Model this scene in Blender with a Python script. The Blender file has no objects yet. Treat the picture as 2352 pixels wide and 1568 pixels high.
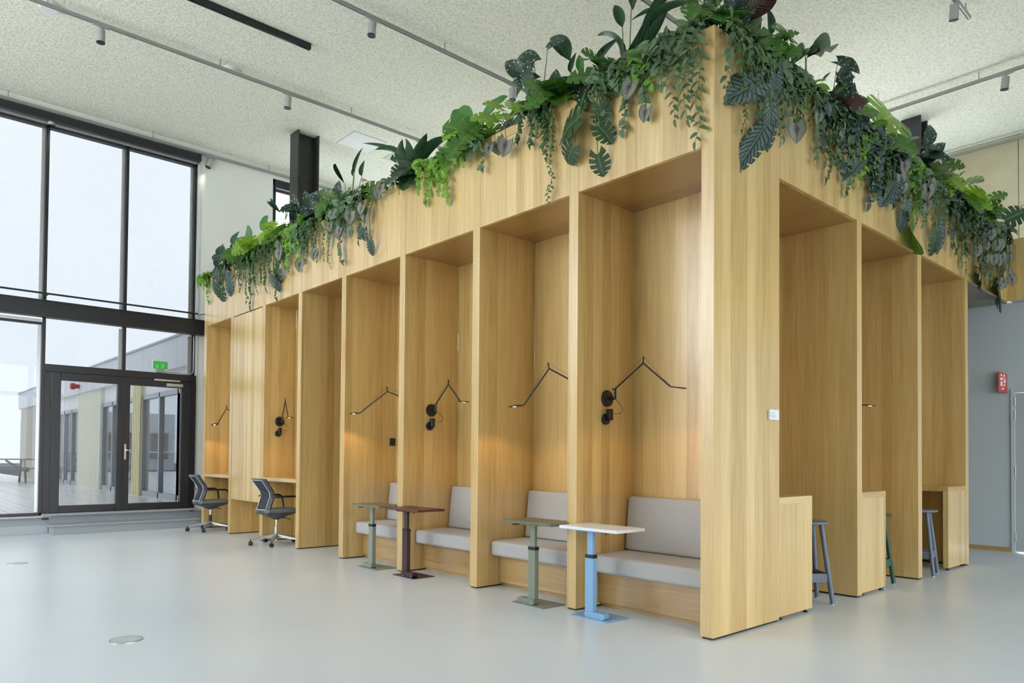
import bpy, bmesh, math, random
from mathutils import Vector, Matrix, Euler

scene = bpy.context.scene
COL = scene.collection
R_ = math.radians
PI = math.pi

# ------------------------------------------------------------------ camera
cam_d = bpy.data.cameras.new('camera')
cam = bpy.data.objects.new('camera', cam_d)
COL.objects.link(cam)
RT = Vector((0.74120116, -0.67123017, 0.00841989))
UP = Vector((-0.02022912, -0.00979706, 0.99974737))
FW = Vector((0.6709781, 0.74118424, 0.02083998))
cam.matrix_world = Matrix((
    (RT.x, UP.x, -FW.x, -4.05238),
    (RT.y, UP.y, -FW.y, -2.55371),
    (RT.z, UP.z, -FW.z, 1.15812),
    (0, 0, 0, 1)))
cam_d.sensor_width = 36.0
cam_d.lens = 1654.8716 * 36.0 / 2352.0
cam_d.shift_y = (1015.5672 - 784.0) / 2352.0
cam_d.clip_end = 400.0
cam_d.clip_start = 0.05
scene.camera = cam

# ------------------------------------------------------------------ sky, exposure
SKY = 7.0
world = bpy.data.worlds.new('overcast_sky')
scene.world = world
world.use_nodes = True
nt = world.node_tree
nt.nodes.clear()
wo = nt.nodes.new('ShaderNodeOutputWorld')
bg = nt.nodes.new('ShaderNodeBackground')
tc = nt.nodes.new('ShaderNodeTexCoord')
nz = nt.nodes.new('ShaderNodeTexNoise')
nz.inputs['Scale'].default_value = 1.6
nz.inputs['Detail'].default_value = 3.0
rp = nt.nodes.new('ShaderNodeValToRGB')
rp.color_ramp.elements[0].position = 0.35
rp.color_ramp.elements[0].color = (0.83, 0.88, 0.96, 1)
rp.color_ramp.elements[1].position = 0.7
rp.color_ramp.elements[1].color = (0.97, 0.98, 1.0, 1)
nt.links.new(tc.outputs['Generated'], nz.inputs['Vector'])
nt.links.new(nz.outputs['Fac'], rp.inputs['Fac'])
nt.links.new(rp.outputs['Color'], bg.inputs['Color'])
bg.inputs['Strength'].default_value = SKY
nt.links.new(bg.outputs['Background'], wo.inputs['Surface'])

vs = scene.view_settings
scene.display_settings.display_device = 'sRGB'
vs.view_transform = 'Standard'
vs.look = 'None'
vs.gamma = 1.0
vs.use_curve_mapping = False
vs.exposure = 0.0
cy = scene.cycles
cy.use_denoising = True
cy.max_bounces = 5
cy.diffuse_bounces = 4
cy.glossy_bounces = 3
cy.transmission_bounces = 2
cy.transparent_max_bounces = 12
cy.use_adaptive_sampling = True
cy.adaptive_threshold = 0.07
cy.adaptive_min_samples = 12
cy.sample_clamp_indirect = 6.0
cy.caustics_reflective = False
cy.caustics_refractive = False

# ------------------------------------------------------------------ helpers
class MB:
    def __init__(s):
        s.v = []; s.f = []; s.uv = {}
    def box(s, x0, x1, y0, y1, z0, z1):
        b = len(s.v)
        s.v += [(x0,y0,z0),(x1,y0,z0),(x1,y1,z0),(x0,y1,z0),(x0,y0,z1),(x1,y0,z1),(x1,y1,z1),(x0,y1,z1)]
        s.f += [(b,b+3,b+2,b+1),(b+4,b+5,b+6,b+7),(b,b+1,b+5,b+4),(b+1,b+2,b+6,b+5),(b+2,b+3,b+7,b+6),(b+3,b,b+4,b+7)]
        return s
    def prism(s, pts, axis, a, c):
        """extrude a closed 2-D outline along an axis; pts in the other two axes (cyclic order)"""
        n = len(pts); b = len(s.v)
        for t in (a, c):
            for p, q in pts:
                s.v.append({'x': (t,p,q), 'y': (q,t,p), 'z': (p,q,t)}[axis])
        s.f.append(tuple(b+n-1-i for i in range(n)))
        s.f.append(tuple(b+n+i for i in range(n)))
        for i in range(n):
            j = (i+1) % n
            s.f.append((b+i, b+j, b+n+j, b+n+i))
        return s
    def tube(s, pts, r, n=8, cap=True):
        pts = [Vector(p) for p in pts]
        rs = r if isinstance(r, (list, tuple)) else [r]*len(pts)
        b = len(s.v); last = None
        for i, p in enumerate(pts):
            d = (pts[min(i+1, len(pts)-1)] - pts[max(i-1, 0)])
            d = d.normalized() if d.length > 1e-9 else Vector((0,0,1))
            if last is None:
                a = d.cross(Vector((0,0,1)))
                if a.length < 1e-3: a = d.cross(Vector((1,0,0)))
            else:
                a = last - d*last.dot(d)
                if a.length < 1e-4: a = d.cross(Vector((1,0.3,0)))
            a.normalize(); last = a; c = d.cross(a)
            for k in range(n):
                t = 2*PI*k/n
                s.v.append(tuple(p + (a*math.cos(t) + c*math.sin(t))*rs[i]))
        for i in range(len(pts)-1):
            for k in range(n):
                k2 = (k+1) % n
                s.f.append((b+i*n+k, b+i*n+k2, b+(i+1)*n+k2, b+(i+1)*n+k))
        if cap:
            s.f.append(tuple(b+n-1-k for k in range(n)))
            e = b+(len(pts)-1)*n
            s.f.append(tuple(e+k for k in range(n)))
        return s
    def lathe(s, prof, n=24, c=(0,0,0), axis='z'):
        b = len(s.v)
        for r, h in prof:
            for k in range(n):
                t = 2*PI*k/n; p, q = r*math.cos(t), r*math.sin(t)
                w = {'z': (p,q,h), 'x': (h,p,q), 'y': (q,h,p)}[axis]
                s.v.append((c[0]+w[0], c[1]+w[1], c[2]+w[2]))
        for i in range(len(prof)-1):
            for k in range(n):
                k2 = (k+1) % n
                s.f.append((b+i*n+k, b+i*n+k2, b+(i+1)*n+k2, b+(i+1)*n+k))
        s.f.append(tuple(b+n-1-k for k in range(n)))
        e = b+(len(prof)-1)*n
        s.f.append(tuple(e+k for k in range(n)))
        return s
    def grid(s, fn, nu, nv, skip=None):
        b = len(s.v)
        for j in range(nv+1):
            for i in range(nu+1):
                s.v.append(tuple(fn(i/nu, j/nv)))
        for j in range(nv):
            for i in range(nu):
                if skip and skip(i, j): continue
                s.f.append((b+j*(nu+1)+i, b+j*(nu+1)+i+1, b+(j+1)*(nu+1)+i+1, b+(j+1)*(nu+1)+i))
        return s
    def mesh(s, name, off=(0,0,0), smooth=False):
        me = bpy.data.meshes.new(name)
        v = s.v if not any(off) else [(a-off[0], b-off[1], c-off[2]) for a, b, c in s.v]
        me.from_pydata(v, [], s.f)
        bm = bmesh.new(); bm.from_mesh(me)
        bmesh.ops.recalc_face_normals(bm, faces=bm.faces)
        if smooth:
            for f in bm.faces: f.smooth = True
        bm.to_mesh(me); bm.free()
        me.update()
        return me
    def build(s, name, mat, parent=None, bevel=0.0, smooth=False, world=True, solid=0.0, seg=2, label=None):
        off = (0,0,0)
        if parent is not None and world:
            off = root_loc(parent)
        me = s.mesh(name, off, smooth)
        o = bpy.data.objects.new(name, me)
        COL.objects.link(o)
        if mat is not None: me.materials.append(mat)
        if parent is not None: o.parent = parent
        if solid:
            m = o.modifiers.new('solid', 'SOLIDIFY'); m.thickness = solid; m.offset = 0.0
        if bevel:
            m = o.modifiers.new('bevel', 'BEVEL'); m.width = bevel; m.segments = seg
            m.limit_method = 'ANGLE'; m.angle_limit = R_(40)
        if smooth and not bevel:
            me.set_sharp_from_angle(angle=R_(35))
        if label: o['label'] = label
        return o

ROOTLOC = {}
def root_loc(o):
    while o.parent is not None: o = o.parent
    return ROOTLOC.get(o.name, (0,0,0))

def thing(name, label, cat, loc=(0,0,0), rz=0.0, group=None):
    o = bpy.data.objects.new(name, None)
    COL.objects.link(o)
    o.empty_display_size = 0.1
    o.location = loc; o.rotation_euler = (0,0,rz)
    o['label'] = label; o['category'] = cat
    if group: o['group'] = group
    ROOTLOC[o.name] = tuple(loc)
    return o
def tag(o, label, cat, group=None, kind=None):
    o['label'] = label; o['category'] = cat
    if group: o['group'] = group
    if kind: o['kind'] = kind
    return o
def struct(o, label=None):
    o['kind'] = 'structure'
    if label: o['label'] = label
    return o
def sroot(name, label, loc=(0,0,0)):
    o = bpy.data.objects.new(name, None); COL.objects.link(o)
    o.location = loc; o['kind'] = 'structure'; o['label'] = label
    ROOTLOC[o.name] = tuple(loc)
    return o
def copy_tree(o, parent=None, mats=None):
    c = o.copy(); COL.objects.link(c)
    if parent is not None: c.parent = parent
    for ch in o.children: copy_tree(ch, c)
    return c
def box(name, mat, parent, *d, bevel=0.0, **k):
    return MB().box(*d).build(name, mat, parent, bevel=bevel, **k)
def share(o, name, parent, loc=(0,0,0), rot=None, sc=None):
    c = bpy.data.objects.new(name, o.data); COL.objects.link(c)
    c.parent = parent; c.location = loc
    if rot: c.rotation_euler = rot
    if sc: c.scale = sc
    for m in o.modifiers:
        pass
    return c

# ------------------------------------------------------------------ materials
def newmat(name):
    m = bpy.data.materials.new(name); m.use_nodes = True
    n = m.node_tree.nodes; l = m.node_tree.links
    b = n['Principled BSDF']
    return m, n, l, b
def plain(name, col, rough=0.5, metal=0.0, spec=0.5, emit=None, estr=0.0, noise=0.0, nscale=20.0, bump=0.0):
    m, n, l, b = newmat(name)
    b.inputs['Base Color'].default_value = (*col, 1)
    b.inputs['Roughness'].default_value = rough
    b.inputs['Metallic'].default_value = metal
    b.inputs['Specular IOR Level'].default_value = spec
    if emit:
        b.inputs['Emission Color'].default_value = (*emit, 1)
        b.inputs['Emission Strength'].default_value = estr
    if noise or bump:
        t = n.new('ShaderNodeTexCoord'); z = n.new('ShaderNodeTexNoise')
        z.inputs['Scale'].default_value = nscale; z.inputs['Detail'].default_value = 4
        l.new(t.outputs['Object'], z.inputs['Vector'])
        if noise:
            mx = n.new('ShaderNodeMix'); mx.data_type = 'RGBA'
            mx.inputs['A'].default_value = (*[c*(1-noise) for c in col], 1)
            mx.inputs['B'].default_value = (*[min(1, c*(1+noise)) for c in col], 1)
            l.new(z.outputs['Fac'], mx.inputs['Factor']); l.new(mx.outputs['Result'], b.inputs['Base Color'])
        if bump:
            bp = n.new('ShaderNodeBump'); bp.inputs['Strength'].default_value = bump; bp.inputs['Distance'].default_value = 0.01
            l.new(z.outputs['Fac'], bp.inputs['Height']); l.new(bp.outputs['Normal'], b.inputs['Normal'])
    return m

def mathn(n, l, op, a, b=None):
    q = n.new('ShaderNodeMath'); q.operation = op
    for i, x in enumerate((a, b)):
        if x is None: continue
        if isinstance(x, (int, float)): q.inputs[i].default_value = x
        else: l.new(x, q.inputs[i])
    return q.outputs[0]

def wood(name, grain='z', light=(0.76,0.555,0.232), dark=(0.48,0.30,0.090), strip=0.105, rough=0.34, contrast=1.25, vary=0.62):
    """oak veneer in narrow strips that run along one axis"""
    m, n, l, b = newmat(name)
    t = n.new('ShaderNodeTexCoord'); sp = n.new('ShaderNodeSeparateXYZ')
    l.new(t.outputs['Object'], sp.inputs[0])
    x, y, z = sp.outputs
    if grain == 'z': s, g = mathn(n, l, 'ADD', x, y), z
    elif grain == 'y': s, g = mathn(n, l, 'ADD', x, z), y
    else: s, g = mathn(n, l, 'ADD', y, z), x
    oi = n.new('ShaderNodeObjectInfo')
    off = mathn(n, l, 'MULTIPLY', oi.outputs['Random'], 7.3)
    s2 = mathn(n, l, 'ADD', mathn(n, l, 'DIVIDE', s, strip), off)
    fl = mathn(n, l, 'FLOOR', s2)
    wn = n.new('ShaderNodeTexWhiteNoise'); wn.noise_dimensions = '1D'
    l.new(fl, wn.inputs['W'])
    cmb = n.new('ShaderNodeCombineXYZ')
    l.new(mathn(n, l, 'MULTIPLY', s, 70.0), cmb.inputs[0])
    l.new(mathn(n, l, 'MULTIPLY', g, 2.2), cmb.inputs[1])
    l.new(mathn(n, l, 'MULTIPLY', fl, 3.7), cmb.inputs[2])
    nz = n.new('ShaderNodeTexNoise'); nz.inputs['Scale'].default_value = 1.0; nz.inputs['Detail'].default_value = 5.0; nz.inputs['Roughness'].default_value = 0.65
    l.new(cmb.outputs[0], nz.inputs['Vector'])
    cm2 = n.new('ShaderNodeCombineXYZ')
    l.new(mathn(n, l, 'MULTIPLY', s, 11.0), cm2.inputs[0])
    l.new(mathn(n, l, 'MULTIPLY', g, 0.75), cm2.inputs[1])
    l.new(mathn(n, l, 'MULTIPLY', fl, 1.9), cm2.inputs[2])
    n2 = n.new('ShaderNodeTexNoise'); n2.inputs['Scale'].default_value = 1.0; n2.inputs['Detail'].default_value = 3.0; n2.inputs['Distortion'].default_value = 1.2
    l.new(cm2.outputs[0], n2.inputs['Vector'])
    a = mathn(n, l, 'MULTIPLY', wn.outputs['Value'], vary)
    c = mathn(n, l, 'MULTIPLY', nz.outputs['Fac'], 0.85*contrast)
    d = mathn(n, l, 'MULTIPLY', n2.outputs['Fac'], 0.7*contrast)
    f = mathn(n, l, 'ADD', mathn(n, l, 'ADD', a, c), d)
    f = mathn(n, l, 'SUBTRACT', f, 0.775*contrast+vary*0.5-0.5)
    mx = n.new('ShaderNodeMix'); mx.data_type = 'RGBA'; mx.clamp_factor = True
    mx.inputs['A'].default_value = (*light, 1); mx.inputs['B'].default_value = (*dark, 1)
    l.new(f, mx.inputs['Factor']); l.new(mx.outputs['Result'], b.inputs['Base Color'])
    b.inputs['Roughness'].default_value = rough
    b.inputs['Specular IOR Level'].default_value = 0.6
    b.inputs['Coat Weight'].default_value = 0.9; b.inputs['Coat Roughness'].default_value = 0.24; b.inputs['Coat IOR'].default_value = 1.7
    bp = n.new('ShaderNodeBump'); bp.inputs['Strength'].default_value = 0.06; bp.inputs['Distance'].default_value = 0.004
    l.new(nz.outputs['Fac'], bp.inputs['Height']); l.new(bp.outputs['Normal'], b.inputs['Normal'])
    return m

M = {}
M['wood'] = wood('oak_veneer_upright', 'z')
M['wood_y'] = wood('oak_veneer_level', 'y', strip=0.3, contrast=1.15, light=(0.56,0.38,0.155), dark=(0.34,0.20,0.065))
M['wood_x'] = wood('oak_veneer_cross', 'x', strip=0.3)
M['wood_edge'] = wood('oak_edge', 'z', strip=0.4, light=(0.74,0.55,0.31), dark=(0.60,0.42,0.20), contrast=0.7)
M['wood_soffit_shaded'] = wood('oak_veneer_shaded_soffit', 'y', strip=0.3, light=(0.42,0.245,0.075), dark=(0.27,0.145,0.04))  # oak colours darkened and saturated to carry the shade under the header
M['lid'] = plain('white_lid', (0.86,0.86,0.84), 0.6)
M['black'] = plain('black_powder_coat', (0.014,0.015,0.017), 0.38)
M['frame'] = plain('anthracite_aluminium', (0.017,0.018,0.021), 0.35, spec=0.5)
M['steel_col'] = plain('dark_painted_steel', (0.035,0.037,0.036), 0.42)
M['white_paint'] = plain('off_white_paint', (0.62,0.63,0.58), 0.6, noise=0.02, nscale=2)
M['far_paint'] = plain('off_white_plaster', (0.84,0.85,0.80), 0.6, noise=0.02, nscale=2)
M['grey_paint'] = plain('pale_grey_paint', (0.55,0.60,0.62), 0.55, noise=0.02, nscale=2)
M['skirt'] = plain('grey_lacquer', (0.34,0.375,0.40), 0.5)
M['alu'] = plain('brushed_aluminium', (0.55,0.57,0.58), 0.32, metal=0.9)
M['chrome'] = plain('polished_chrome', (0.8,0.8,0.82), 0.12, metal=1.0)
M['track'] = plain('grey_track_lacquer', (0.30,0.31,0.29), 0.45)
M['soil'] = plain('planter_soil', (0.035,0.025,0.018), 0.9, noise=0.4, nscale=40)

def floor_mat():
    m, n, l, b = newmat('pale_grey_poured_floor')
    t = n.new('ShaderNodeTexCoord'); z = n.new('ShaderNodeTexNoise')
    z.inputs['Scale'].default_value = 0.5; z.inputs['Detail'].default_value = 3
    l.new(t.outputs['Object'], z.inputs['Vector'])
    r = n.new('ShaderNodeValToRGB')
    r.color_ramp.elements[0].position = 0.3; r.color_ramp.elements[0].color = (0.63,0.70,0.765,1)
    r.color_ramp.elements[1].position = 0.72; r.color_ramp.elements[1].color = (0.71,0.78,0.84,1)
    l.new(z.outputs['Fac'], r.inputs['Fac']); l.new(r.outputs['Color'], b.inputs['Base Color'])
    b.inputs['Roughness'].default_value = 0.3
    return m
M['floor'] = floor_mat()
def ceiling_mat():
    m, n, l, b = newmat('sprayed_acoustic_plaster')
    t = n.new('ShaderNodeTexCoord')
    v = n.new('ShaderNodeTexNoise'); v.inputs['Scale'].default_value = 34.0; v.inputs['Detail'].default_value = 3; v.inputs['Roughness'].default_value = 0.6; v.inputs['Distortion'].default_value = 0.6
    l.new(t.outputs['Object'], v.inputs['Vector'])
    z = n.new('ShaderNodeTexNoise'); z.inputs['Scale'].default_value = 0.7; z.inputs['Detail'].default_value = 3
    l.new(t.outputs['Object'], z.inputs['Vector'])
    r = n.new('ShaderNodeValToRGB')
    r.color_ramp.elements[0].position = 0.3; r.color_ramp.elements[0].color = (0.63,0.63,0.50,1)
    r.color_ramp.elements[1].position = 0.56; r.color_ramp.elements[1].color = (0.86,0.865,0.745,1)
    l.new(v.outputs['Fac'], r.inputs['Fac'])
    mx = n.new('ShaderNodeMix'); mx.data_type = 'RGBA'; mx.blend_type = 'MULTIPLY'; mx.inputs['Factor'].default_value = 0.25
    l.new(r.outputs['Color'], mx.inputs['A']); l.new(z.outputs['Color'], mx.inputs['B'])
    l.new(r.outputs['Color'], b.inputs['Base Color'])
    b.inputs['Roughness'].default_value = 0.95; b.inputs['Specular IOR Level'].default_value = 0.1
    bp = n.new('ShaderNodeBump'); bp.inputs['Strength'].default_value = 0.7; bp.inputs['Distance'].default_value = 0.025
    l.new(v.outputs['Fac'], bp.inputs['Height']); l.new(bp.outputs['Normal'], b.inputs['Normal'])
    return m
M['ceiling'] = ceiling_mat()
def concrete_mat():
    m, n, l, b = newmat('warm_board_concrete')
    t = n.new('ShaderNodeTexCoord')
    z = n.new('ShaderNodeTexNoise'); z.inputs['Scale'].default_value = 1.3; z.inputs['Detail'].default_value = 8; z.inputs['Roughness'].default_value = 0.65
    l.new(t.outputs['Object'], z.inputs['Vector'])
    r = n.new('ShaderNodeValToRGB')
    r.color_ramp.elements[0].position = 0.32; r.color_ramp.elements[0].color = (0.52,0.46,0.29,1)
    r.color_ramp.elements[1].position = 0.7; r.color_ramp.elements[1].color = (0.66,0.61,0.43,1)
    l.new(z.outputs['Fac'], r.inputs['Fac'])
    v = n.new('ShaderNodeTexVoronoi'); v.inputs['Scale'].default_value = 9.0
    l.new(t.outputs['Object'], v.inputs['Vector'])
    mr = n.new('ShaderNodeMapRange'); mr.inputs['From Min'].default_value = 0.02; mr.inputs['From Max'].default_value = 0.06; mr.inputs['To Min'].default_value = 0.75; mr.inputs['To Max'].default_value = 1.0
    l.new(v.outputs['Distance'], mr.inputs['Value'])
    mx = n.new('ShaderNodeMix'); mx.data_type = 'RGBA'; mx.blend_type = 'MULTIPLY'; mx.inputs['Factor'].default_value = 1.0
    l.new(r.outputs['Color'], mx.inputs['A']); l.new(mr.outputs['Result'], mx.inputs['B'])
    l.new(mx.outputs['Result'], b.inputs['Base Color']); b.inputs['Roughness'].default_value = 0.8
    return m
M['concrete'] = concrete_mat()
def glass(name, tint, refl=0.08):
    m = bpy.data.materials.new(name); m.use_nodes = True
    n = m.node_tree.nodes; l = m.node_tree.links; n.clear()
    o = n.new('ShaderNodeOutputMaterial'); t = n.new('ShaderNodeBsdfTransparent'); g = n.new('ShaderNodeBsdfGlossy')
    t.inputs['Color'].default_value = (*tint, 1); g.inputs['Roughness'].default_value = 0.0
    mx = n.new('ShaderNodeMixShader'); lw = n.new('ShaderNodeLayerWeight'); lw.inputs['Blend'].default_value = 0.25
    mr = n.new('ShaderNodeMapRange'); mr.inputs['To Min'].default_value = refl*0.5; mr.inputs['To Max'].default_value = refl*4
    l.new(lw.outputs['Fresnel'], mr.inputs['Value'])
    l.new(mr.outputs['Result'], mx.inputs['Fac'])
    l.new(t.outputs[0], mx.inputs[1]); l.new(g.outputs[0], mx.inputs[2]); l.new(mx.outputs[0], o.inputs['Surface'])
    return m
TINT = 0.375  # strong tint added to hold down the sky seen through these panes
M['glass'] = glass('sky_dimming_glass', (TINT*0.97, TINT, TINT*1.02), 0.03)
M['clear_glass'] = glass('clear_glass', (0.92,0.94,0.94), 0.05)

def fabric(name, c1, c2, sc=260.0):
    m, n, l, b = newmat(name)
    t = n.new('ShaderNodeTexCoord')
    z = n.new('ShaderNodeTexNoise'); z.inputs['Scale'].default_value = sc; z.inputs['Detail'].default_value = 2
    l.new(t.outputs['Object'], z.inputs['Vector'])
    mx = n.new('ShaderNodeMix'); mx.data_type = 'RGBA'
    mx.inputs['A'].default_value = (*c1, 1); mx.inputs['B'].default_value = (*c2, 1)
    l.new(z.outputs['Fac'], mx.inputs['Factor']); l.new(mx.outputs['Result'], b.inputs['Base Color'])
    b.inputs['Roughness'].default_value = 0.9; b.inputs['Specular IOR Level'].default_value = 0.2
    b.inputs['Sheen Weight'].default_value = 0.15
    bp = n.new('ShaderNodeBump'); bp.inputs['Strength'].default_value = 0.2; bp.inputs['Distance'].default_value = 0.003
    l.new(z.outputs['Fac'], bp.inputs['Height']); l.new(bp.outputs['Normal'], b.inputs['Normal'])
    return m
M['fabric'] = fabric('warm_grey_wool', (0.40,0.40,0.395), (0.50,0.50,0.49))
# ================================================================== the room
H = 3.2          # underside of the booth header
T = 3.975        # top rim of the booth block
ZC = 6.27        # ceiling
YW = 9.75        # inner face of the window wall
XL, YB = -9.0, -8.5
XR = 6.9         # white wall on the right
XCON = 9.25      # concrete wall beyond the upper void

fl = struct(box('floor', M['floor'], None, XL-0.2, 9.5, YB-0.2, YW+0.15, -0.2, 0.0), 'pale grey poured resin floor')
cl = struct(box('ceiling', M['ceiling'], None, XL-0.2, 9.5, YB-0.2, YW+0.15, ZC, ZC+0.3), 'rough sprayed acoustic plaster ceiling')

# window wall: solid part on the right with a second window in it
wf = sroot('wall_far', 'off-white plaster wall beside the tall windows')
S2 = (1.30, 6.60, 3.3, 6.08)
box('wall_panel', M['far_paint'], wf, 0.02, S2[0], YW, YW+0.15, 0, ZC)
box('wall_panel', M['far_paint'], wf, S2[1], 9.5, YW, YW+0.15, 0, ZC)
box('wall_panel', M['far_paint'], wf, S2[0], S2[1], YW, YW+0.15, 0, S2[2])
box('wall_panel', M['far_paint'], wf, S2[0], S2[1], YW, YW+0.15, S2[3], ZC)
box('wall_panel', M['far_paint'], wf, XL, 0.02, YW, YW+0.15, 6.12, ZC)
box('wall_panel', M['far_paint'], wf, XL, 0.02, YW+0.02, YW+0.15, 0, 0.25)
# white reveal strip beside the window
box('reveal_strip', plain('white_reveal', (0.72,0.75,0.77), 0.4), wf, 0.012, 0.055, YW-0.012, YW, 0.28, 6.0)

w2 = sroot('window_2', 'high window band with a dark roller blind cassette behind the far steel column')
box('window_frame', M['frame'], w2, S2[0]+0.02, S2[0]+0.07, YW+0.02, YW+0.1, S2[2], S2[3])
box('window_frame', M['frame'], w2, S2[1]-0.07, S2[1]-0.02, YW+0.02, YW+0.1, S2[2], S2[3])
box('window_frame', M['frame'], w2, S2[0]+0.02, S2[1]-0.02, YW+0.02, YW+0.1, S2[3]-0.08, S2[3])
box('blind_cassette', M['frame'], w2, S2[0]+0.03, S2[1]-0.03, YW-0.02, YW+0.06, 5.93, 6.06, bevel=0.008)
box('blind_rail', M['frame'], w2, S2[0]+0.04, S2[1]-0.04, YW-0.0, YW+0.04, 5.86, 5.91)
for i in range(1, 4):
    q = S2[0] + i*(S2[1]-S2[0])/4
    box('mullion', M['frame'], w2, q-0.025, q+0.025, YW+0.02, YW+0.1, S2[2], S2[3])
box('pane', M['clear_glass'], w2, S2[0]+0.05, S2[1]-0.05, YW+0.06, YW+0.065, S2[2], S2[3]-0.05)

# big glazed front: mullions, transoms, panes
w1 = sroot('window_1', 'tall dark framed glazed front with mullions')
MUL = [(-8.5,-8.455),(-7.44,-7.395),(-6.37,-6.325),(-5.31,-5.265),(-4.25,-4.205),(-3.18,-3.135),(-2.125,-2.08),(-1.065,-1.02),(-0.04,0.012)]
for a, c in MUL:
    box('mullion', M['frame'], w1, a, c, YW-0.01, YW+0.09, 3.2 if -2.0 < a < -0.5 else 0.27, 6.12, bevel=0.004)
    box('glazing_bead', M['alu'], w1, a-0.045, a, YW+0.05, YW+0.07, 3.4, 5.95)
    if a < -2.0: box('glazing_bead', M['alu'], w1, a-0.045, a, YW+0.05, YW+0.07, 0.31, 3.05)
box('transom', M['frame'], w1, XL, 0.0, YW-0.01, YW+0.09, 5.92, 5.96)
box('transom', M['frame'], w1, XL, 0.0, YW+0.0, YW+0.09, 3.14, 3.3)
box('transom', M['frame'], w1, XL, -2.08, YW-0.01, YW+0.09, 0.255, 0.30)
box('light_gap', M['alu'], w1, XL, -2.13, YW+0.03, YW+0.06, 3.07, 3.115)
box('transom', M['frame'], w1, XL, -2.10, YW+0.02, YW+0.08, 3.03, 3.065)
prev = XL
for a, c in MUL:
    box('pane', M['glass'], w1, prev, a, YW+0.06, YW+0.065, 3.3, 5.93)
    if a < -2.0: box('pane', M['glass'], w1, prev, a, YW+0.06, YW+0.065, 0.3, 3.05)
    prev = c
# panes and frame above the double door
box('pane', M['glass'], w1, -2.08, -1.065, YW+0.06, YW+0.065, 2.45, 3.15)
box('pane', M['glass'], w1, -1.02, -0.04, YW+0.06, YW+0.065, 2.45, 3.15)
box('mullion', M['frame'], w1, -1.065, -1.02, YW-0.01, YW+0.09, 2.44, 3.15)
box('glazing_bead', M['alu'], w1, -1.11, -1.065, YW+0.05, YW+0.07, 2.46, 3.1)
box('glazing_bead', M['alu'], w1, -0.085, -0.04, YW+0.05, YW+0.07, 2.46, 3.1)
box('transom', M['frame'], w1, -2.08, 0.03, YW-0.03, YW+0.09, 2.35, 2.46, bevel=0.005)
box('mullion', M['frame'], w1, -2.085, -2.0, YW-0.03, YW+0.09, 0.285, 2.349, bevel=0.005)
box('mullion', M['frame'], w1, -0.05, 0.035, YW-0.03, YW+0.09, 0.285, 2.349, bevel=0.005)

box('threshold', M['frame'], w1, -2.085, 0.035, YW-0.04, YW+0.09, 0.2, 0.296)
def door_leaf(name, x0, x1, gx0, gx1, label):
    d = sroot(name, label)
    y0, y1 = YW-0.045, YW+0.04
    box('stile', M['frame'], d, x0, gx0, y0, y1, 0.295, 2.35, bevel=0.005)
    box('stile', M['frame'], d, gx1, x1, y0, y1, 0.295, 2.35, bevel=0.005)
    box('rail', M['frame'], d, gx0, gx1, y0, y1, 2.235, 2.35, bevel=0.005)
    box('rail', M['frame'], d, gx0, gx1, y0, y1, 0.295, 0.395, bevel=0.005)
    box('pane', M['glass'], d, gx0, gx1, YW, YW+0.005, 0.395, 2.235)
    return d
d1 = door_leaf('door_1', -1.995, -1.045, -1.88, -1.13, 'black framed glass door leaf on the left of the terrace pair')
d2 = door_leaf('door_2', -1.04, -0.055, -0.955, -0.195, 'black framed glass door leaf with lever handle and closer')
hp = MB().box(-1.028,-0.998, YW-0.055, YW-0.044, 1.075, 1.315).build('handle_plate', M['alu'], d2, bevel=0.012)
MB().tube([(-1.013,YW-0.05,1.22),(-1.013,YW-0.10,1.22),(-1.0,YW-0.115,1.22),(-0.89,YW-0.115,1.215)], 0.009, 8).build('lever', M['chrome'], hp, smooth=True)
box('closer_body', M['alu'], d2, -0.44, -0.19, YW-0.095, YW-0.045, 2.245, 2.295, bevel=0.004)
box('closer_arm', M['alu'], d2, -0.62, -0.23, YW-0.08, YW-0.055, 2.325, 2.355, bevel=0.004)

# steel beam and rail across the glazing
b = thing('steel_beam', 'dark steel beam spanning the glazed front above the doors', 'beam', (-4.5, 9.66, 3.12))
MB().box(XL, 0.14, 9.62, 9.635, 3.145, 3.365).build('web', M['frame'], b)
MB().box(XL, 0.14, 9.60, 9.745, 3.12, 3.145).build('flange', M['frame'], b)
MB().box(XL, 0.14, 9.60, 9.745, 3.35, 3.365).build('flange', M['frame'], b)
b = thing('guard_rail', 'thin dark rail running just above the steel beam', 'rail', (-4.5, 9.45, 3.42))
MB().tube([(XL, 9.45, 3.43), (-0.05, 9.45, 3.43)], 0.014, 8).build('rail_bar', M['frame'], b, smooth=True)
MB().tube([(-0.05, 9.45, 3.43), (-0.02, 9.45, 3.43), (0.03, 9.3, 3.43)], 0.02, 8).build('end_bracket', M['alu'], b, smooth=True)
for x in (-2.1, -4.2, -6.3, -8.4):
    MB().tube([(x, 9.45, 3.43), (x, 9.74, 3.43)], 0.008, 6).build('bracket', M['frame'], b)
# blind cassette along the head of the glazing
b = thing('roller_blind', 'long dark roller blind cassette at the head of the tall glazing', 'blind', (-4.5, YW-0.1, 5.99))
MB().box(XL, 0.03, YW-0.12, YW-0.002, 5.985, 6.105).build('cassette', M['frame'], b, bevel=0.01)
MB().box(XL, -0.02, YW-0.05, YW-0.01, 5.945, 5.985).build('bottom_bar', M['alu'], b)
MB().tube([(-0.008,YW-0.05,5.98),(-0.008,YW-0.05,3.4)],0.004,6).build('side_guide', M['alu'], b)

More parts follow.
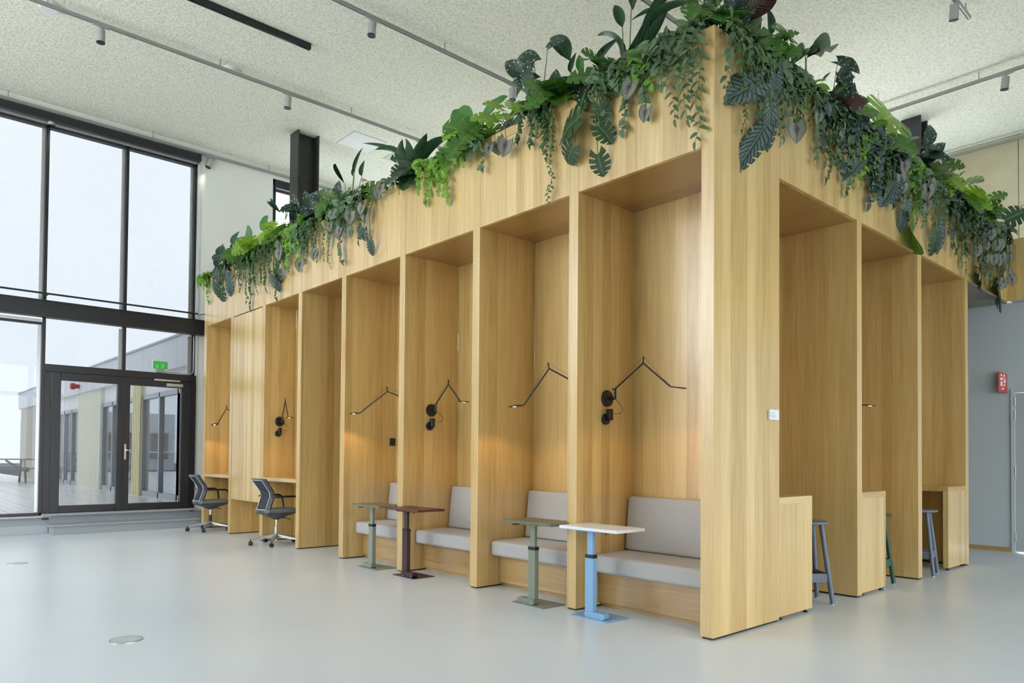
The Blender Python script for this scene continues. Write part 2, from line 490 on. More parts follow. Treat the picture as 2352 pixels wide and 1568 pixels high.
# sill, skirting and steps below the glazing
sk = sroot('baseboard_far', 'two-tier grey lacquered skirting below the tall glazing')
box('skirting_board', M['skirt'], sk, XL, -2.0, YW-0.02, YW+0.02, 0.125, 0.235)
box('skirting_board', plain('pale_skirting', (0.43,0.465,0.485), 0.5), sk, XL, -2.0, YW-0.035, YW+0.02, 0.0, 0.125, bevel=0.004)
box('sill', plain('pale_sill', (0.50,0.535,0.555), 0.45), sk, XL, -1.985, YW-0.085, YW+0.02, 0.235, 0.258, bevel=0.003)
stp = thing('entrance_steps', 'two grey lacquered steps up to the terrace doors', 'steps', (-1.0, 9.5, 0))
MB().box(-2.0, 0.03, 9.385, 9.7, 0.0, 0.118).build('riser', M['skirt'], stp)
MB().box(-2.045, 0.1, 9.355, 9.72, 0.118, 0.142).build('tread', M['skirt'], stp, bevel=0.004)
MB().box(-2.0, -0.05, 9.69, 9.765, 0.142, 0.255).build('riser', M['skirt'], stp)
MB().box(-2.09, 0.04, 9.62, 9.745, 0.255, 0.287).build('tread', M['skirt'], stp, bevel=0.004)
MB().box(-0.05, 0.2, 9.70, 9.74, 0.142, 0.235).build('side_plinth', M['skirt'], stp)

# white wall on the right with a door, concrete wall above
wr = sroot('wall_right', 'pale grey painted wall at the end of the passage')
box('wall_panel', M['grey_paint'], wr, XR, XR+0.12, 0.0, YW, 0, H)
box('wall_panel', M['grey_paint'], wr, XR, XR+0.12, -1.12, 0.0, 2.085, H)
box('wall_panel', M['grey_paint'], wr, XR, XR+0.12, YB, -1.12, 0, H)
bb = struct(box('baseboard_right', M['wood_y'], None, XR-0.015, XR, 0.0, 6.0, 0.0, 0.06), 'narrow oak skirting on the pale wall')
d3 = sroot('door_3', 'pale grey flush door with steel hinges')
box('door_frame', M['grey_paint'], d3, XR-0.02, XR+0.12, -0.045, 0.0, 0, 2.085, bevel=0.003)
box('door_frame', M['grey_paint'], d3, XR-0.02, XR+0.12, -1.12, -1.075, 0, 2.085, bevel=0.003)
box('door_frame', M['grey_paint'], d3, XR-0.02, XR+0.12, -1.075, -0.045, 2.04, 2.085, bevel=0.003)
dl = box('door_panel', plain('pale_grey_door', (0.47,0.515,0.54), 0.5), d3, XR-0.005, XR+0.04, -1.072, -0.05, 0.012, 2.034, bevel=0.003)
for z in (1.93, 1.75, 1.03, 0.2):
    MB().tube([(XR-0.016,-0.047,z-0.06),(XR-0.016,-0.047,z+0.06)],0.010,8).build('hinge', M['alu'], dl)
wu = sroot('wall_upper_right', 'warm board-marked concrete wall high above the mezzanine')
yy = [-8.5,-5.8,-3.1,0.43,3.1,5.8,8.5,9.75]
zz = [3.9, 5.13, ZC]
box('wall_core', M['concrete'], wu, XCON+0.02, XCON+0.2, YB, YW, 3.2, ZC)
for i in range(len(yy)-1):
    for j in range(2):
        box('concrete_panel', M['concrete'], wu, XCON, XCON+0.02, yy[i]+0.006, yy[i+1]-0.006, zz[j]+0.006, zz[j+1]-0.006, bevel=0.003)
mz = struct(box('mezzanine_slab', M['white_paint'], None, 6.78, 9.5, YB, -0.02, H+0.005, 3.6), 'mezzanine slab behind the oak bulkhead')

# the two walls behind the camera, with unseen windows sized for fill light
def glazed_wall(name, axis, at, a0, a1, label, zs=(2.4, 6.0), n=6, glass_m='clear_glass'):
    w = sroot(name, label)
    t = 0.2
    def bx(nm, mat, p, q, z0, z1, d0=0.0, d1=t):
        if axis == 'x': box(nm, mat, w, at-d1, at-d0, p, q, z0, z1)
        else: box(nm, mat, w, p, q, at-d1, at-d0, z0, z1)
    bx('wall_panel', M['white_paint'], a0, a1, 0, zs[0]); bx('wall_panel', M['white_paint'], a0, a1, zs[1], ZC)
    st = (a1-a0)/n
    for i in range(n+1):
        c = a0 + i*st
        bx('wall_pier', M['white_paint'], c-0.08, c+0.08, zs[0], zs[1])
    for i in range(n):
        c = a0 + i*st
        bx('window_frame', M['frame'], c+st/2-0.03, c+st/2+0.03, zs[0], zs[1], 0.08, 0.14)
        bx('window_frame', M['frame'], c+0.08, c+st-0.08, 3.2, 3.35, 0.08, 0.14)
    return w
struct(box('wall_left', M['white_paint'], None, XL-0.2, XL, YB, 1.5, 0, ZC), 'plain off-white wall behind the camera on the left')
glazed_wall('fill_window_4', 'x', XL, 1.5, YW, 'unseen row of tall windows added left of the camera for fill light', zs=(0.3,6.15), n=4)  # unseen openings added to make up for light the tinted front holds back
struct(box('wall_back', M['white_paint'], None, XL, -6.0, YB-0.2, YB, 0, ZC), 'plain off-white wall behind the camera')
glazed_wall('window_3', 'y', YB, -6.0, XR, 'unseen row of windows behind the camera on the right, sized for fill light', zs=(0.3,4.3), n=6)  # unseen; place read from plant shadows, height and width set for fill light
box('wall_panel', M['white_paint'], wr, XR, 9.5, YB-0.2, YB, 0, ZC)
# ================================================================== the oak booth block
blk = thing('booth_block', 'large oak veneered block of booths with planted top edge', 'booth block', (0, 0, 0))
W = M['wood']
PL = [(0.0,0.095),(1.187,1.282),(2.372,2.467),(3.553,3.648),(4.747,4.842),(5.843,5.938),(6.938,7.033),(8.072,8.167),(9.165,9.275)]
DB = 0.685      # depth of the bench bays
DD = 0.445      # depth of the desk bays
depth = [DB, DB, DB, DB, 1.55, DD, DD, DD]
g = 0.0015
# partition walls seen as piers on the long face
for i, (a, c) in enumerate(PL):
    if i == 0: continue
    d = max(depth[i-1], depth[i]) if i < 8 else depth[7]
    box('pier', W, blk, 0.0, d, a, c, 0.012, T, bevel=0.0012)
    box('pier_foot', M['black'], blk, 0.01, d-0.01, a+0.008, c-0.008, 0.0, 0.012)
# header panels, cap strips, soffits and back panels between the piers
for i in range(8):
    a, c = PL[i][1], PL[i+1][0]
    box('header_panel', W, blk, 0.001, 0.035, a+g, c-g, H, 3.897, bevel=0.001)
    box('cap_strip', M['wood_y'] if False else W, blk, 0.001, 0.035, a+g, c-g, 3.9, T, bevel=0.001)
    if i == 6: continue
    d = depth[i]
    box('soffit', M['wood_soffit_shaded'], blk, 0.035, d, a, c, H, H+0.03)
    box('back_panel', W, blk, d, d+0.02, a, c, 0.0, H)
# far end panel
# corner pier and the short face
box('pier', W, blk, 0.0, 0.856, 0.0, 0.095, 0.014, T, bevel=0.0012)
box('pier_foot', M['black'], blk, 0.01, 0.846, 0.01, 0.085, 0.0, 0.014)
PR = [(0.76,0.856),(2.195,2.29),(3.61,3.712),(5.066,5.166)]
RD = 1.35
for i, (a, c) in enumerate(PR):
    if i == 0:
        box('side_panel', W, blk, a, c, 0.095, RD, 0.012, H+0.05)
        continue
    d = RD if i < 3 else 4.0
    box('pier', W, blk, a, c, 0.0, d, 0.014, T, bevel=0.0012)
    box('pier_foot', M['black'], blk, a+0.008, c-0.008, 0.01, d-0.01, 0.0, 0.014)
for i in range(3):
    a, c = PR[i][1], PR[i+1][0]
    box('header_panel', W, blk, a+g, c-g, 0.001, 0.035, H, 3.897, bevel=0.001)
    box('cap_strip', W, blk, a+g, c-g, 0.001, 0.035, 3.9, T, bevel=0.001)
    box('soffit', M['wood_soffit_shaded'], blk, a, c, 0.035, RD, H, H+0.03)
    box('back_panel', W, blk, a, c, RD, RD+0.02, 0.0, H)
box('header_panel', W, blk, 5.166+g, 6.765, 0.001, 0.035, H, 3.897, bevel=0.001)
box('cap_strip', W, blk, 5.166+g, 6.765, 0.001, 0.035, 3.9, T, bevel=0.001)
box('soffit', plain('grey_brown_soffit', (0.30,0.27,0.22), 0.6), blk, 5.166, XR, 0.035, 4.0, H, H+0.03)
box('back_panel', M['white_paint'], blk, 5.166, XR, 4.0, 4.02, 0.0, H)
# bulkhead that turns along the right wall
box('bulkhead_panel', W, blk, 6.73, 6.765, YB, 0.0, H, 3.897, bevel=0.001)
box('bulkhead_cap', W, blk, 6.73, 6.765, YB, 0.0, 3.9, T, bevel=0.001)
# lid of the block with the planter trough along both edges
box('lid_panel', M['lid'], blk, 0.40, 6.78, 0.40, 9.27, 3.70, 3.74)
box('trough_soil', M['soil'], blk, 0.036, 0.40, 0.036, 9.27, 3.82, 3.86)
box('trough_soil', M['soil'], blk, 0.40, 6.73, 0.036, 0.40, 3.82, 3.86)
box('trough_wall', W, blk, 0.40, 0.42, 0.40, 9.27, 3.74, T-0.03)
box('trough_wall', W, blk, 0.42, 6.73, 0.40, 0.42, 3.74, T-0.03)
box('end_panel', W, blk, 0.036, 0.42, 9.235, 9.27, 3.24, T)

# hanging cupboard front in the seventh bay
cup = thing('cupboard', 'tall oak cupboard front of four boards between the two desk bays', 'cupboard', (0.2, 7.55, 0.51))
cw = [7.038, 7.295, 7.552, 7.81, 8.067]
for i in range(4):
    box('door_board', W, cup, 0.004, 0.03, cw[i]+0.002, cw[i+1]-0.002, 0.512, 3.187, bevel=0.0015)
box('carcass', M['wood'], cup, 0.032, DD, 7.034, 8.071, 0.53, 3.19)
box('back_panel', W, blk, DD, DD+0.02, 7.033, 8.072, 0.0, H)

# desks in the sixth and eighth bays
def desk(a, c, label):
    t = thing('desk', label, 'desk', (0.2, (a+c)/2, 0.8), group='built-in desks')
    box('desktop', M['wood_edge'], t, 0.0, DD, a+0.001, c-0.001, 0.815, 0.86, bevel=0.0015)
    box('apron', M['wood'], t, DD-0.03, DD-0.001, a+0.001, c-0.001, 0.74, 0.815)
desk(5.938, 6.938, 'oak shelf desk in the bay right of the cupboard front')
desk(8.167, 9.165, 'oak shelf desk in the bay nearest the tall windows')

# benches with grey cushions
def cushion(mb, prof, y0, y1):
    mb.prism([(z, x) for x, z in prof], 'y', y0, y1)
def bench(a, c, label):
    t = thing('booth_bench', label, 'bench', (0.4, (a+c)/2, 0), group='cushioned booth benches')
    box('plinth', M['wood_y'], t, 0.255, DB-0.002, a+0.001, c-0.001, 0.036, 0.278)
    box('kickboard', M['wood_y'], t, 0.29, 0.32, a+0.001, c-0.001, 0.0, 0.036)
    m = MB(); cushion(m, [(0.15,0.281),(0.15,0.413),(0.60,0.418),(0.60,0.281)], a+0.004, c-0.004)
    m.build('seat_cushion', M['fabric'], t, bevel=0.028, seg=4)
    m = MB(); cushion(m, [(0.555,0.42),(0.598,0.85),(0.68,0.85),(0.68,0.42)], a+0.012, c-0.012)
    m.build('back_cushion', M['fabric'], t, bevel=0.024, seg=4)
bench(0.096, 1.186, 'grey cushioned booth bench nearest the corner, behind the white-topped table')
bench(1.283, 2.371, 'grey cushioned booth bench behind the larger sage green table')
bench(2.468, 3.552, 'grey cushioned booth bench behind the burgundy table')
bench(3.649, 4.746, 'grey cushioned booth bench furthest from the corner')

# counters in the bays of the short face
def counter(x0, x1, side, label):
    t = thing('booth_counter', label, 'counter', ((x0+x1)/2, 0.5, 0), group='booth counters')
    y0, y1 = 0.002, RD-0.01
    box('countertop', M['wood_x'], t, x0, x1, y0, y1, 0.835, 0.885, bevel=0.0012)
    box('end_panel', W, t, x0, x1, y0, y0+0.05, 0.028, 0.835, bevel=0.0012)
    xs = (x0, x0+0.03) if side < 0 else (x1-0.03, x1)
    box('back_panel', W, t, xs[0], xs[1], y0+0.05, y1, 0.028, 0.835)
    for x in (x0+0.06, x1-0.06):
        MB().lathe([(0.018,0),(0.018,0.008),(0.008,0.012),(0.008,0.028)], 12, (x, y0+0.025, 0)).build('foot', M['black'], t)
counter(0.8575, 1.373, -1, 'oak counter with solid end panel beside the corner pier')
counter(2.2915, 2.81, -1, 'oak counter with solid end panel in the middle bay of the short face')
counter(4.485, 5.0645, 1, 'oak counter with open knee space in the last bay of the short face')

# small white notice on the corner pier (its code square left blank)
t = thing('info_plate', 'small white information plate on the corner pier', 'plate', (0.755, -0.01, 1.47))
box('plate', plain('white_acrylic', (0.80,0.82,0.84), 0.25), t, 0.688, 0.82, -0.018, -0.001, 1.438, 1.512, bevel=0.002)
ink = plain('grey_print', (0.42,0.45,0.48), 0.5)
for i, (w, z) in enumerate(((0.075,1.492),(0.05,1.486),(0.07,1.475),(0.07,1.469),(0.066,1.463),(0.07,1.457))):
    box('print_line', ink, t, 0.697, 0.697+w, -0.0186, -0.018, z-0.0014, z+0.0014)
# ================================================================== furniture
def side_table(loc, colr, top_col, label, flip):
    t = thing('laptop_table', label, 'table', loc, group='height adjustable laptop tables')
    m = plain('table_lacquer_'+label.split()[0], colr, 0.42)
    mt = plain('table_top_'+label.split()[0], top_col, 0.38)
    k = dict(world=False)
    s = -1 if flip else 1
    # local: x across (into the booth +), y along the face; post towards +y (or -y when flipped)
    MB().box(-0.125,0.125,-0.18,0.18,0.0,0.006).build('base_plate', m, t, bevel=0.003, **k)
    py = 0.005*s
    y0, y1 = sorted((s*0.055, s*(-0.135)))
    pr = []
    for q in range(7): a = PI*q/6; pr.append((y1-0.022+0.022*math.sin(a), 0.028-0.022*math.cos(a)))
    for q in range(7): a = PI*q/6; pr.append((y0+0.022-0.022*math.sin(a), 0.028+0.022*math.cos(a)))
    MB().prism(pr, 'x', -0.105, -0.045).build('foot_bar', m, t, bevel=0.002, **k)
    for yq in (y0+0.03, (y0+y1)/2, y1-0.03):
        MB().lathe([(0.007,0),(0.007,0.006)], 8, (-0.108, yq, 0.012), 'x').build('bolt', M['alu'], t, **k)
    yc = s*0.018
    MB().box(-0.097,-0.053,yc-0.038,yc+0.038,0.048,0.435).build('outer_column', m, t, bevel=0.003, **k)
    MB().box(-0.0985,-0.0515,yc-0.0395,yc+0.0395,0.432,0.458).build('collar', M['black'], t, bevel=0.002, **k)
    MB().box(-0.090,-0.060,yc-0.026,yc+0.026,0.45,0.628).build('inner_column', m, t, bevel=0.004, **k)
    MB().box(-0.12,0.07,yc-0.08,yc+0.12,0.624,0.638).build('under_plate', m, t, bevel=0.002, **k)
    MB().box(-0.172,0.143,-0.30+0.0,0.248,0.638,0.66).build('tabletop', mt, t, bevel=0.002, **k)
    MB().tube([(-0.02,yc-0.10*s,0.628),(-0.10,yc-0.16*s,0.624),(-0.13,yc-0.19*s,0.622)],0.005,6).build('lever', M['black'], t, **k)
    return t
sage = (0.215,0.245,0.195)
side_table((-0.018,0.935,0), (0.235,0.44,0.68), (0.80,0.82,0.86), 'white-topped laptop table on a sky blue base plate nearest the corner', False)
side_table((-0.03,1.562,0), sage, (0.155,0.155,0.095), 'sage green laptop table beside the white-topped one', True)
side_table((-0.035,3.295,0), (0.052,0.026,0.028), (0.105,0.038,0.034), 'burgundy laptop table between the two sage green ones', False)
side_table((-0.025,3.975,0), (0.24,0.275,0.225), (0.17,0.18,0.115), 'smaller looking sage laptop table furthest along the benches', True)

# ---- task chairs
DK = plain('charcoal_plastic', (0.060,0.066,0.078), 0.42)
MESHM = plain('charcoal_mesh_weave', (0.035,0.038,0.044), 0.8, noise=0.5, nscale=400, bump=0.3)
SEATF = fabric('grey_green_seat_fabric', (0.13,0.15,0.13), (0.19,0.21,0.18))
PIP = plain('pale_piping', (0.75,0.78,0.82), 0.4)
SILV = plain('silver_grey_base', (0.33,0.36,0.35), 0.35, metal=0.4)
def task_chair(loc, rz, label, lower_dark):
    t = thing('task_chair', label, 'chair', loc, rz, group='charcoal task chairs')
    k = dict(world=False)
    base = MB().lathe([(0.03,0.07),(0.038,0.085),(0.038,0.13),(0.028,0.145)], 16).build('star_base', SILV, t, smooth=True, **k)
    for i in range(5):
        a = 2*PI*i/5 + 0.35
        c, s = math.cos(a), math.sin(a)
        m = MB()
        pts = []
        for (r, z, w, h) in ((0.02,0.115,0.026,0.024),(0.16,0.098,0.022,0.017),(0.31,0.076,0.016,0.010)):
            pts.append((r, z, w, h))
        b0 = 0
        for (r, z, w, h) in pts:
            for (dy, dz) in ((-w,-h),(w,-h),(w*0.6,h),(-w*0.6,h)):
                m.v.append((c*r - s*dy, s*r + c*dy, z+dz))
        for j in range(2):
            for q in range(4):
                m.f.append((j*4+q, j*4+(q+1)%4, (j+1)*4+(q+1)%4, (j+1)*4+q))
        m.f.append((3,2,1,0)); m.f.append((8,9,10,11))
        sp = m.build('spoke', SILV, base, bevel=0.003, **k)
        px, py = c*0.315, s*0.315
        cas = MB().tube([(px,py,0.078),(px,py,0.05)],0.010,8).build('caster', M['black'], base, **k)
        w = MB()
        rot = a + 0.6 + i
        dx, dy = math.cos(rot), math.sin(rot)
        for sg in (-1, 1):
            ctr = Vector((px, py, 0.027)) + Vector((dx,dy,0))*sg*0.011
            w.tube([ctr - Vector((dx,dy,0))*0.007, ctr + Vector((dx,dy,0))*0.007], 0.027, 14)
        w.build('wheel', M['black'], cas, smooth=True, **k)
    MB().lathe([(0.024,0.05),(0.024,0.235),(0.018,0.24)], 14).build('gas_column', M['black'] if lower_dark else M['alu'], t, smooth=True, **k)
    MB().lathe([(0.013,0.235),(0.013,0.335)], 12).build('gas_lift', M['chrome'], t, smooth=True, **k)
    # underseat shell
    def shell(u, v):
        a = 2*PI*u
        prof = [(0.03,0.325),(0.07,0.345),(0.13,0.372),(0.205,0.402),(0.215,0.43)]
        i = min(int(v*4), 3); f = v*4-i
        r = prof[i][0]*(1-f)+prof[i+1][0]*f; z = prof[i][1]*(1-f)+prof[i+1][1]*f
        return (r*1.12*math.cos(a)+0.02*v, r*math.sin(a), z)
    m = MB(); m.grid(shell, 24, 8); m.v.append((0,0,0.325)); m.v.append((0.02,0,0.43))
    m.build('seat_shell', DK, t, smooth=True, **k)
    MB().tube([(0.05,-0.07,0.35),(0.08,-0.19,0.345),(0.09,-0.21,0.335)],0.006,6).build('tilt_lever', M['black'], t, **k)
    m = MB(); m.prism([(-0.22,-0.19),(-0.19,-0.215),(0.17,-0.22),(0.225,-0.19),(0.245,-0.1),(0.25,0.0),(0.245,0.1),(0.225,0.19),(0.17,0.22),(-0.19,0.215),(-0.22,0.19)], 'z', 0.425, 0.468)
    m.build('seat_pad', SEATF, t, bevel=0.018, seg=3, **k)
    # back: frame ring, woven panel, pale piping
    ZS = [(0.0,-0.235,0.405),(0.12,-0.225,0.455),(0.5,-0.165,0.625),(0.62,-0.175,0.685),(1.0,-0.295,0.855)]
    def prof(tq):
        for i in range(len(ZS)-1):
            if tq <= ZS[i+1][0]:
                f = (tq-ZS[i][0])/(ZS[i+1][0]-ZS[i][0]); f = f*f*(3-2*f)*0.5+f*0.5
                return ZS[i][1]*(1-f)+ZS[i+1][1]*f, ZS[i][2]*(1-f)+ZS[i+1][2]*f
        return ZS[-1][1], ZS[-1][2]
    def bsurf(u, v):
        x, z = prof(v)
        w = 0.195 + 0.03*v - 0.02*math.sin(PI*v)
        q = 2*u-1
        return (x + 0.05*q*q, q*w, z)
    NU, NV = 14, 20
    inner = lambda i, j: (2 <= i < NU-2 and 3 <= j < NV-1)
    m = MB(); m.grid(bsurf, NU, NV, skip=inner)
    fr = m.build('back_frame', DK, t, smooth=True, solid=0.022, **k)
    m = MB(); m.grid(lambda u, v: bsurf(2/NU+u*(NU-4)/NU, 3/NV+v*(NV-4)/NV), 10, 16)
    m.build('back_mesh', MESHM, t, smooth=True, solid=0.006, **k)
    loop = []
    us, ue, v0, v1 = 2/NU, 1-2/NU, 3/NV, 1-1/NV
    for q in range(16): loop.append((us, v1+(v0-v1)*q/16))
    for q in range(8): loop.append((us+(ue-us)*q/8, v0))
    for q in range(17): loop.append((ue, v0+(v1-v0)*q/16))
    for q in range(9): loop.append((ue-(ue-us)*q/8, v1))
    pts = []
    for u, v in loop:
        x, y, z = bsurf(u, v); pts.append((x-0.013, y, z))
    MB().tube(pts, 0.0042, 5).build('piping', PIP, fr, smooth=True, **k)
    for sg in (-1, 1):
        MB().tube([(-0.15,sg*0.195,0.628),(-0.12,sg*0.235,0.63),(0.0,sg*0.245,0.633),(0.13,sg*0.245,0.633),(0.175,sg*0.243,0.615),(0.19,sg*0.238,0.57),(0.2,sg*0.225,0.46),(0.19,sg*0.17,0.425)], [0.012,0.012,0.013,0.013,0.013,0.012,0.011,0.010], 8).build('armrest', M['black'], t, smooth=True, **k)
    return t
task_chair((-0.01,6.47,0), 0.0, 'charcoal mesh-back task chair at the desk right of the cupboard', False)
task_chair((-0.05,8.74,0), -0.03, 'charcoal mesh-back task chair at the desk nearest the windows', True)

# ---- stools
def stool(loc, rz, mat, label):
    t = thing('bar_stool', label, 'stool', loc, rz, group='wooden bar stools')
    k = dict(world=False)
    MB().lathe([(0.12,0.632),(0.165,0.638),(0.17,0.646),(0.168,0.655),(0.16,0.658)], 32).build('seat', mat, t, smooth=True, **k)
    top, bot = [], []
    for i in range(4):
        a = PI/2*i
        c, s = math.cos(a), math.sin(a)
        p, q = Vector((c*0.115, s*0.115, 0.634)), Vector((c*0.205, s*0.205, 0.008))
        top.append(p); bot.append(q)
        lg = MB().tube([p, p.lerp(q,0.5), q], [0.018,0.02,0.0185], 12).build('leg', mat, t, smooth=True, **k)
        MB().lathe([(0.011,0.0),(0.011,0.009)], 10, (q.x,q.y,0)).build('glide', M['alu'], lg, **k)
    for i in range(4):
        f = 0.68
        p = top[i].lerp(bot[i], f); q = top[(i+1)%4].lerp(bot[(i+1)%4], f)
        d = (q-p).normalized(); nrm = Vector((-d.y, d.x, 0))*0.008
        m = MB()
        for z in (-0.035, 0.035):
            for w in (p-nrm, q-nrm, q+nrm, p+nrm): m.v.append((w.x, w.y, w.z+z))
        m.f += [(3,2,1,0),(4,5,6,7),(0,1,5,4),(1,2,6,5),(2,3,7,6),(3,0,4,7)]
        m.build('stretcher', mat, t, bevel=0.002, **k)
    return t
BLUEG = plain('blue_grey_stain', (0.135,0.165,0.21), 0.5, noise=0.12, nscale=60)
GREENS = plain('bottle_green_stain', (0.022,0.085,0.045), 0.5, noise=0.12, nscale=60)
stool((1.745,0.22,0), 0.06, BLUEG, 'blue-grey bar stool at the counter beside the corner pier')
stool((3.01,0.20,0), -0.70, GREENS, 'bottle green bar stool at the middle counter')
stool((4.05,0.14,0), -0.60, BLUEG, 'blue-grey bar stool at the counter with open knee space')

# ---- wall reading lamps
WARM = (1.0, 0.56, 0.22)
LEDM = plain('warm_led', (1,0.8,0.6), 0.4, emit=(1.0,0.80,0.58), estr=6.0)
ARM = plain('black_lamp_metal', (0.018,0.018,0.020), 0.35)
def reading_lamp(label, mount, wy, J0, E, Hd, tip, power=6.0):
    """mount on a wall facing wy (+1/-1 along y); J0 lower joint, E elbow, Hd head joint, tip head end"""
    t = thing('reading_lamp', label, 'lamp', mount, group='black wall reading lamps')
    mx, my, mz = mount
    J0, E, Hd, tip = map(Vector, (J0, E, Hd, tip))
    MB().lathe([(0.062,0.0),(0.066,0.004),(0.066,0.014),(0.06,0.018)], 28, (mx, my + (0 if wy > 0 else -0.018), mz), 'y').build('wall_plate', ARM, t, smooth=True)
    MB().tube([(mx,my+wy*0.012,mz),(mx+0.008,my+wy*0.055,mz-0.005),(J0.x,J0.y,mz)],0.011,8).build('bracket', ARM, t, smooth=True)
    st = MB().tube([(J0.x,J0.y,mz-0.012),(J0.x,J0.y,J0.z)],0.010,8).build('post', ARM, t, smooth=True)
    hd = (E-J0); h = Vector((hd.x,hd.y,0)).normalized()
    MB().tube([J0, J0 - h*0.035], 0.007, 6).build('fork', ARM, st)
    MB().tube([J0, E], 0.0068, 8).build('lower_arm', ARM, t, smooth=True)
    up = MB().tube([E, Hd], 0.0068, 8).build('upper_arm', ARM, t, smooth=True)
    bis = ((E-J0).normalized() + (E-Hd).normalized()).normalized()
    MB().tube([E, E + bis*0.05], 0.006, 6).build('fork', ARM, up)
    MB().tube([Hd + bis*0.0, E+bis*0.05, J0+Vector((0,0,0.02))], 0.0012, 4).build('tension_wire', ARM, up)
    d = (tip - Hd); L = d.length; dn = d.normalized()
    side = dn.cross(Vector((0,0,1))).normalized(); nrm = side.cross(dn).normalized()
    if nrm.z < 0: nrm = -nrm; side = -side
    cr = Hd + dn*(L*0.56)
    m = MB()
    for hgt in (0.0, 0.008):
        for q in range(28):
            a = 2*PI*q/28
            rr = 0.052*(1.0 if math.cos(a) > -0.6 else 1.0+0.35*(-math.cos(a)-0.6))
            p = cr + dn*(L*0.46*math.cos(a)*rr/0.052) + side*(rr*math.sin(a)) + nrm*(hgt-0.004)
            m.v.append(tuple(p))
    n = 28
    m.f.append(tuple(range(n-1,-1,-1))); m.f.append(tuple(range(n,2*n)))
    for q in range(n): m.f.append((q,(q+1)%n,n+(q+1)%n,n+q))
    head = m.build('lamp_head', ARM, t, bevel=0.002)
    lc = cr + dn*(L*0.08) - nrm*0.0052
    m = MB()
    for q in range(16):
        a = 2*PI*q/16; m.v.append(tuple(lc + dn*0.015*math.cos(a) + side*0.015*math.sin(a)))
    for q in range(16):
        m.v.append(tuple(Vector(m.v[q]) + nrm*0.001))
    m.f.append(tuple(range(15,-1,-1))); m.f.append(tuple(range(16,32)))
    for q in range(16): m.f.append((q,(q+1)%16,16+(q+1)%16,16+q))
    m.build('led_lens', LEDM, head)
    ld = bpy.data.lights.new('lamp_light', 'SPOT'); ld.energy = power; ld.color = WARM
    ld.spot_size = R_(132); ld.spot_blend = 0.35; ld.shadow_soft_size = 0.02
    lo = bpy.data.objects.new('lamp_light', ld); COL.objects.link(lo); lo.parent = t
    lo.location = lc - nrm*0.01 - Vector(mount)
    lo.rotation_euler = (-nrm).to_track_quat('-Z', 'Y').to_euler()
    # adapter and cord on the wall below
    ad = MB().lathe([(0.042,0.0),(0.044,0.004),(0.044,0.02),(0.04,0.024)], 20, (mx-0.02, my + (0 if wy>0 else -0.024), mz-0.165), 'y').build('socket', ARM, t, smooth=True)
    y0, y1 = sorted((my+wy*0.022, my+wy*0.062))
    MB().box(mx-0.032, mx+0.012, y0, y1, mz-0.175, mz-0.085).build('power_adapter', ARM, t, bevel=0.006)
    pts = []
    c0 = Vector((mx+0.03, my+wy*0.05, mz-0.12)); c1 = Vector((J0.x, J0.y, mz-0.01))
    for q in range(13):
        f = q/12
        p = c0.lerp(c1, f) + Vector((0.075*math.sin(PI*f), wy*0.02*math.sin(PI*f), -0.05*math.sin(PI*f*0.9)*(1-f)))
        pts.append(p)
    MB().tube(pts, 0.0022, 5).build('cord', ARM, t, smooth=True)
    return t
reading_lamp('black reading lamp above the bench nearest the corner', (0.345,1.187,1.632), -1, (0.358,1.11,1.705), (0.27,0.77,1.87), (0.19,0.47,1.67), (0.165,0.335,1.645))
reading_lamp('black reading lamp over the larger sage table, head at left', (0.345,1.282,1.632), 1, (0.35,1.36,1.705), (0.22,1.71,1.905), (0.14,1.93,1.605), (0.09,2.06,1.592))
reading_lamp('black reading lamp on the wall above the burgundy table', (0.338,3.553,1.639), -1, (0.345,3.475,1.70), (0.24,3.13,1.872), (0.16,2.83,1.68), (0.125,2.70,1.672))
reading_lamp('black reading lamp above the bench furthest from the corner', (0.345,3.648,1.636), 1, (0.35,3.73,1.705), (0.155,4.105,1.857), (0.0,4.40,1.632), (-0.055,4.52,1.622))
reading_lamp('black reading lamp on the wall of the desk bay right of the cupboard', (0.222,6.938,1.623), -1, (0.228,6.86,1.69), (0.155,6.62,1.878), (0.085,6.37,1.648), (0.055,6.26,1.652), power=5.5)
reading_lamp('black reading lamp in the desk bay nearest the tall windows', (0.215,8.167,1.625), 1, (0.22,8.245,1.69), (0.12,8.6,1.873), (0.07,8.82,1.65), (0.035,8.95,1.618), power=5.5)
reading_lamp('black reading lamp whose head shows past the second pier of the short face', (2.55,0.9,1.64), -1, (2.56,0.82,1.70), (2.68,0.52,1.88), (2.79,0.22,1.67), (2.85,0.10,1.66), power=3.0)
sw = tag(box('wall_socket', M['black'], None, 0.60, 0.672, 4.735, 4.747, 1.285, 1.375, bevel=0.004), 'small black wall socket in the furthest bench bay', 'socket')

# ---- red fire sign, exit sign
t = thing('fire_sign', 'projecting red fire equipment sign on the pale wall', 'sign', (6.9, 0.08, 2.2))
RED = plain('signal_red', (0.42,0.045,0.045), 0.45); WHT = plain('sign_white', (0.72,0.66,0.64), 0.5)
def redp(y, z, d=0.0):
    # point on the camera-facing sign leaf, y from 0.115 (outer edge) to 0.03 (at the wall)
    f = (0.112-y)/0.075
    return (6.9 - 0.105*(1-f) - d, y, z)
m = MB()
for d in (0.0, -0.006):
    for (y, z) in ((0.112,2.058),(0.037,2.04),(0.037,2.28),(0.112,2.32)):
        m.v.append(redp(y, z, d))
m.f += [(0,1,2,3),(7,6,5,4),(0,4,5,1),(1,5,6,2),(2,6,7,3),(3,7,4,0)]
m.build('sign_leaf', RED, t)
m = MB().prism([(0.112,2.05),(0.118,2.05),(0.118,2.32),(0.112,2.32)],'x',6.80,6.9).build('sign_leaf', RED, t)
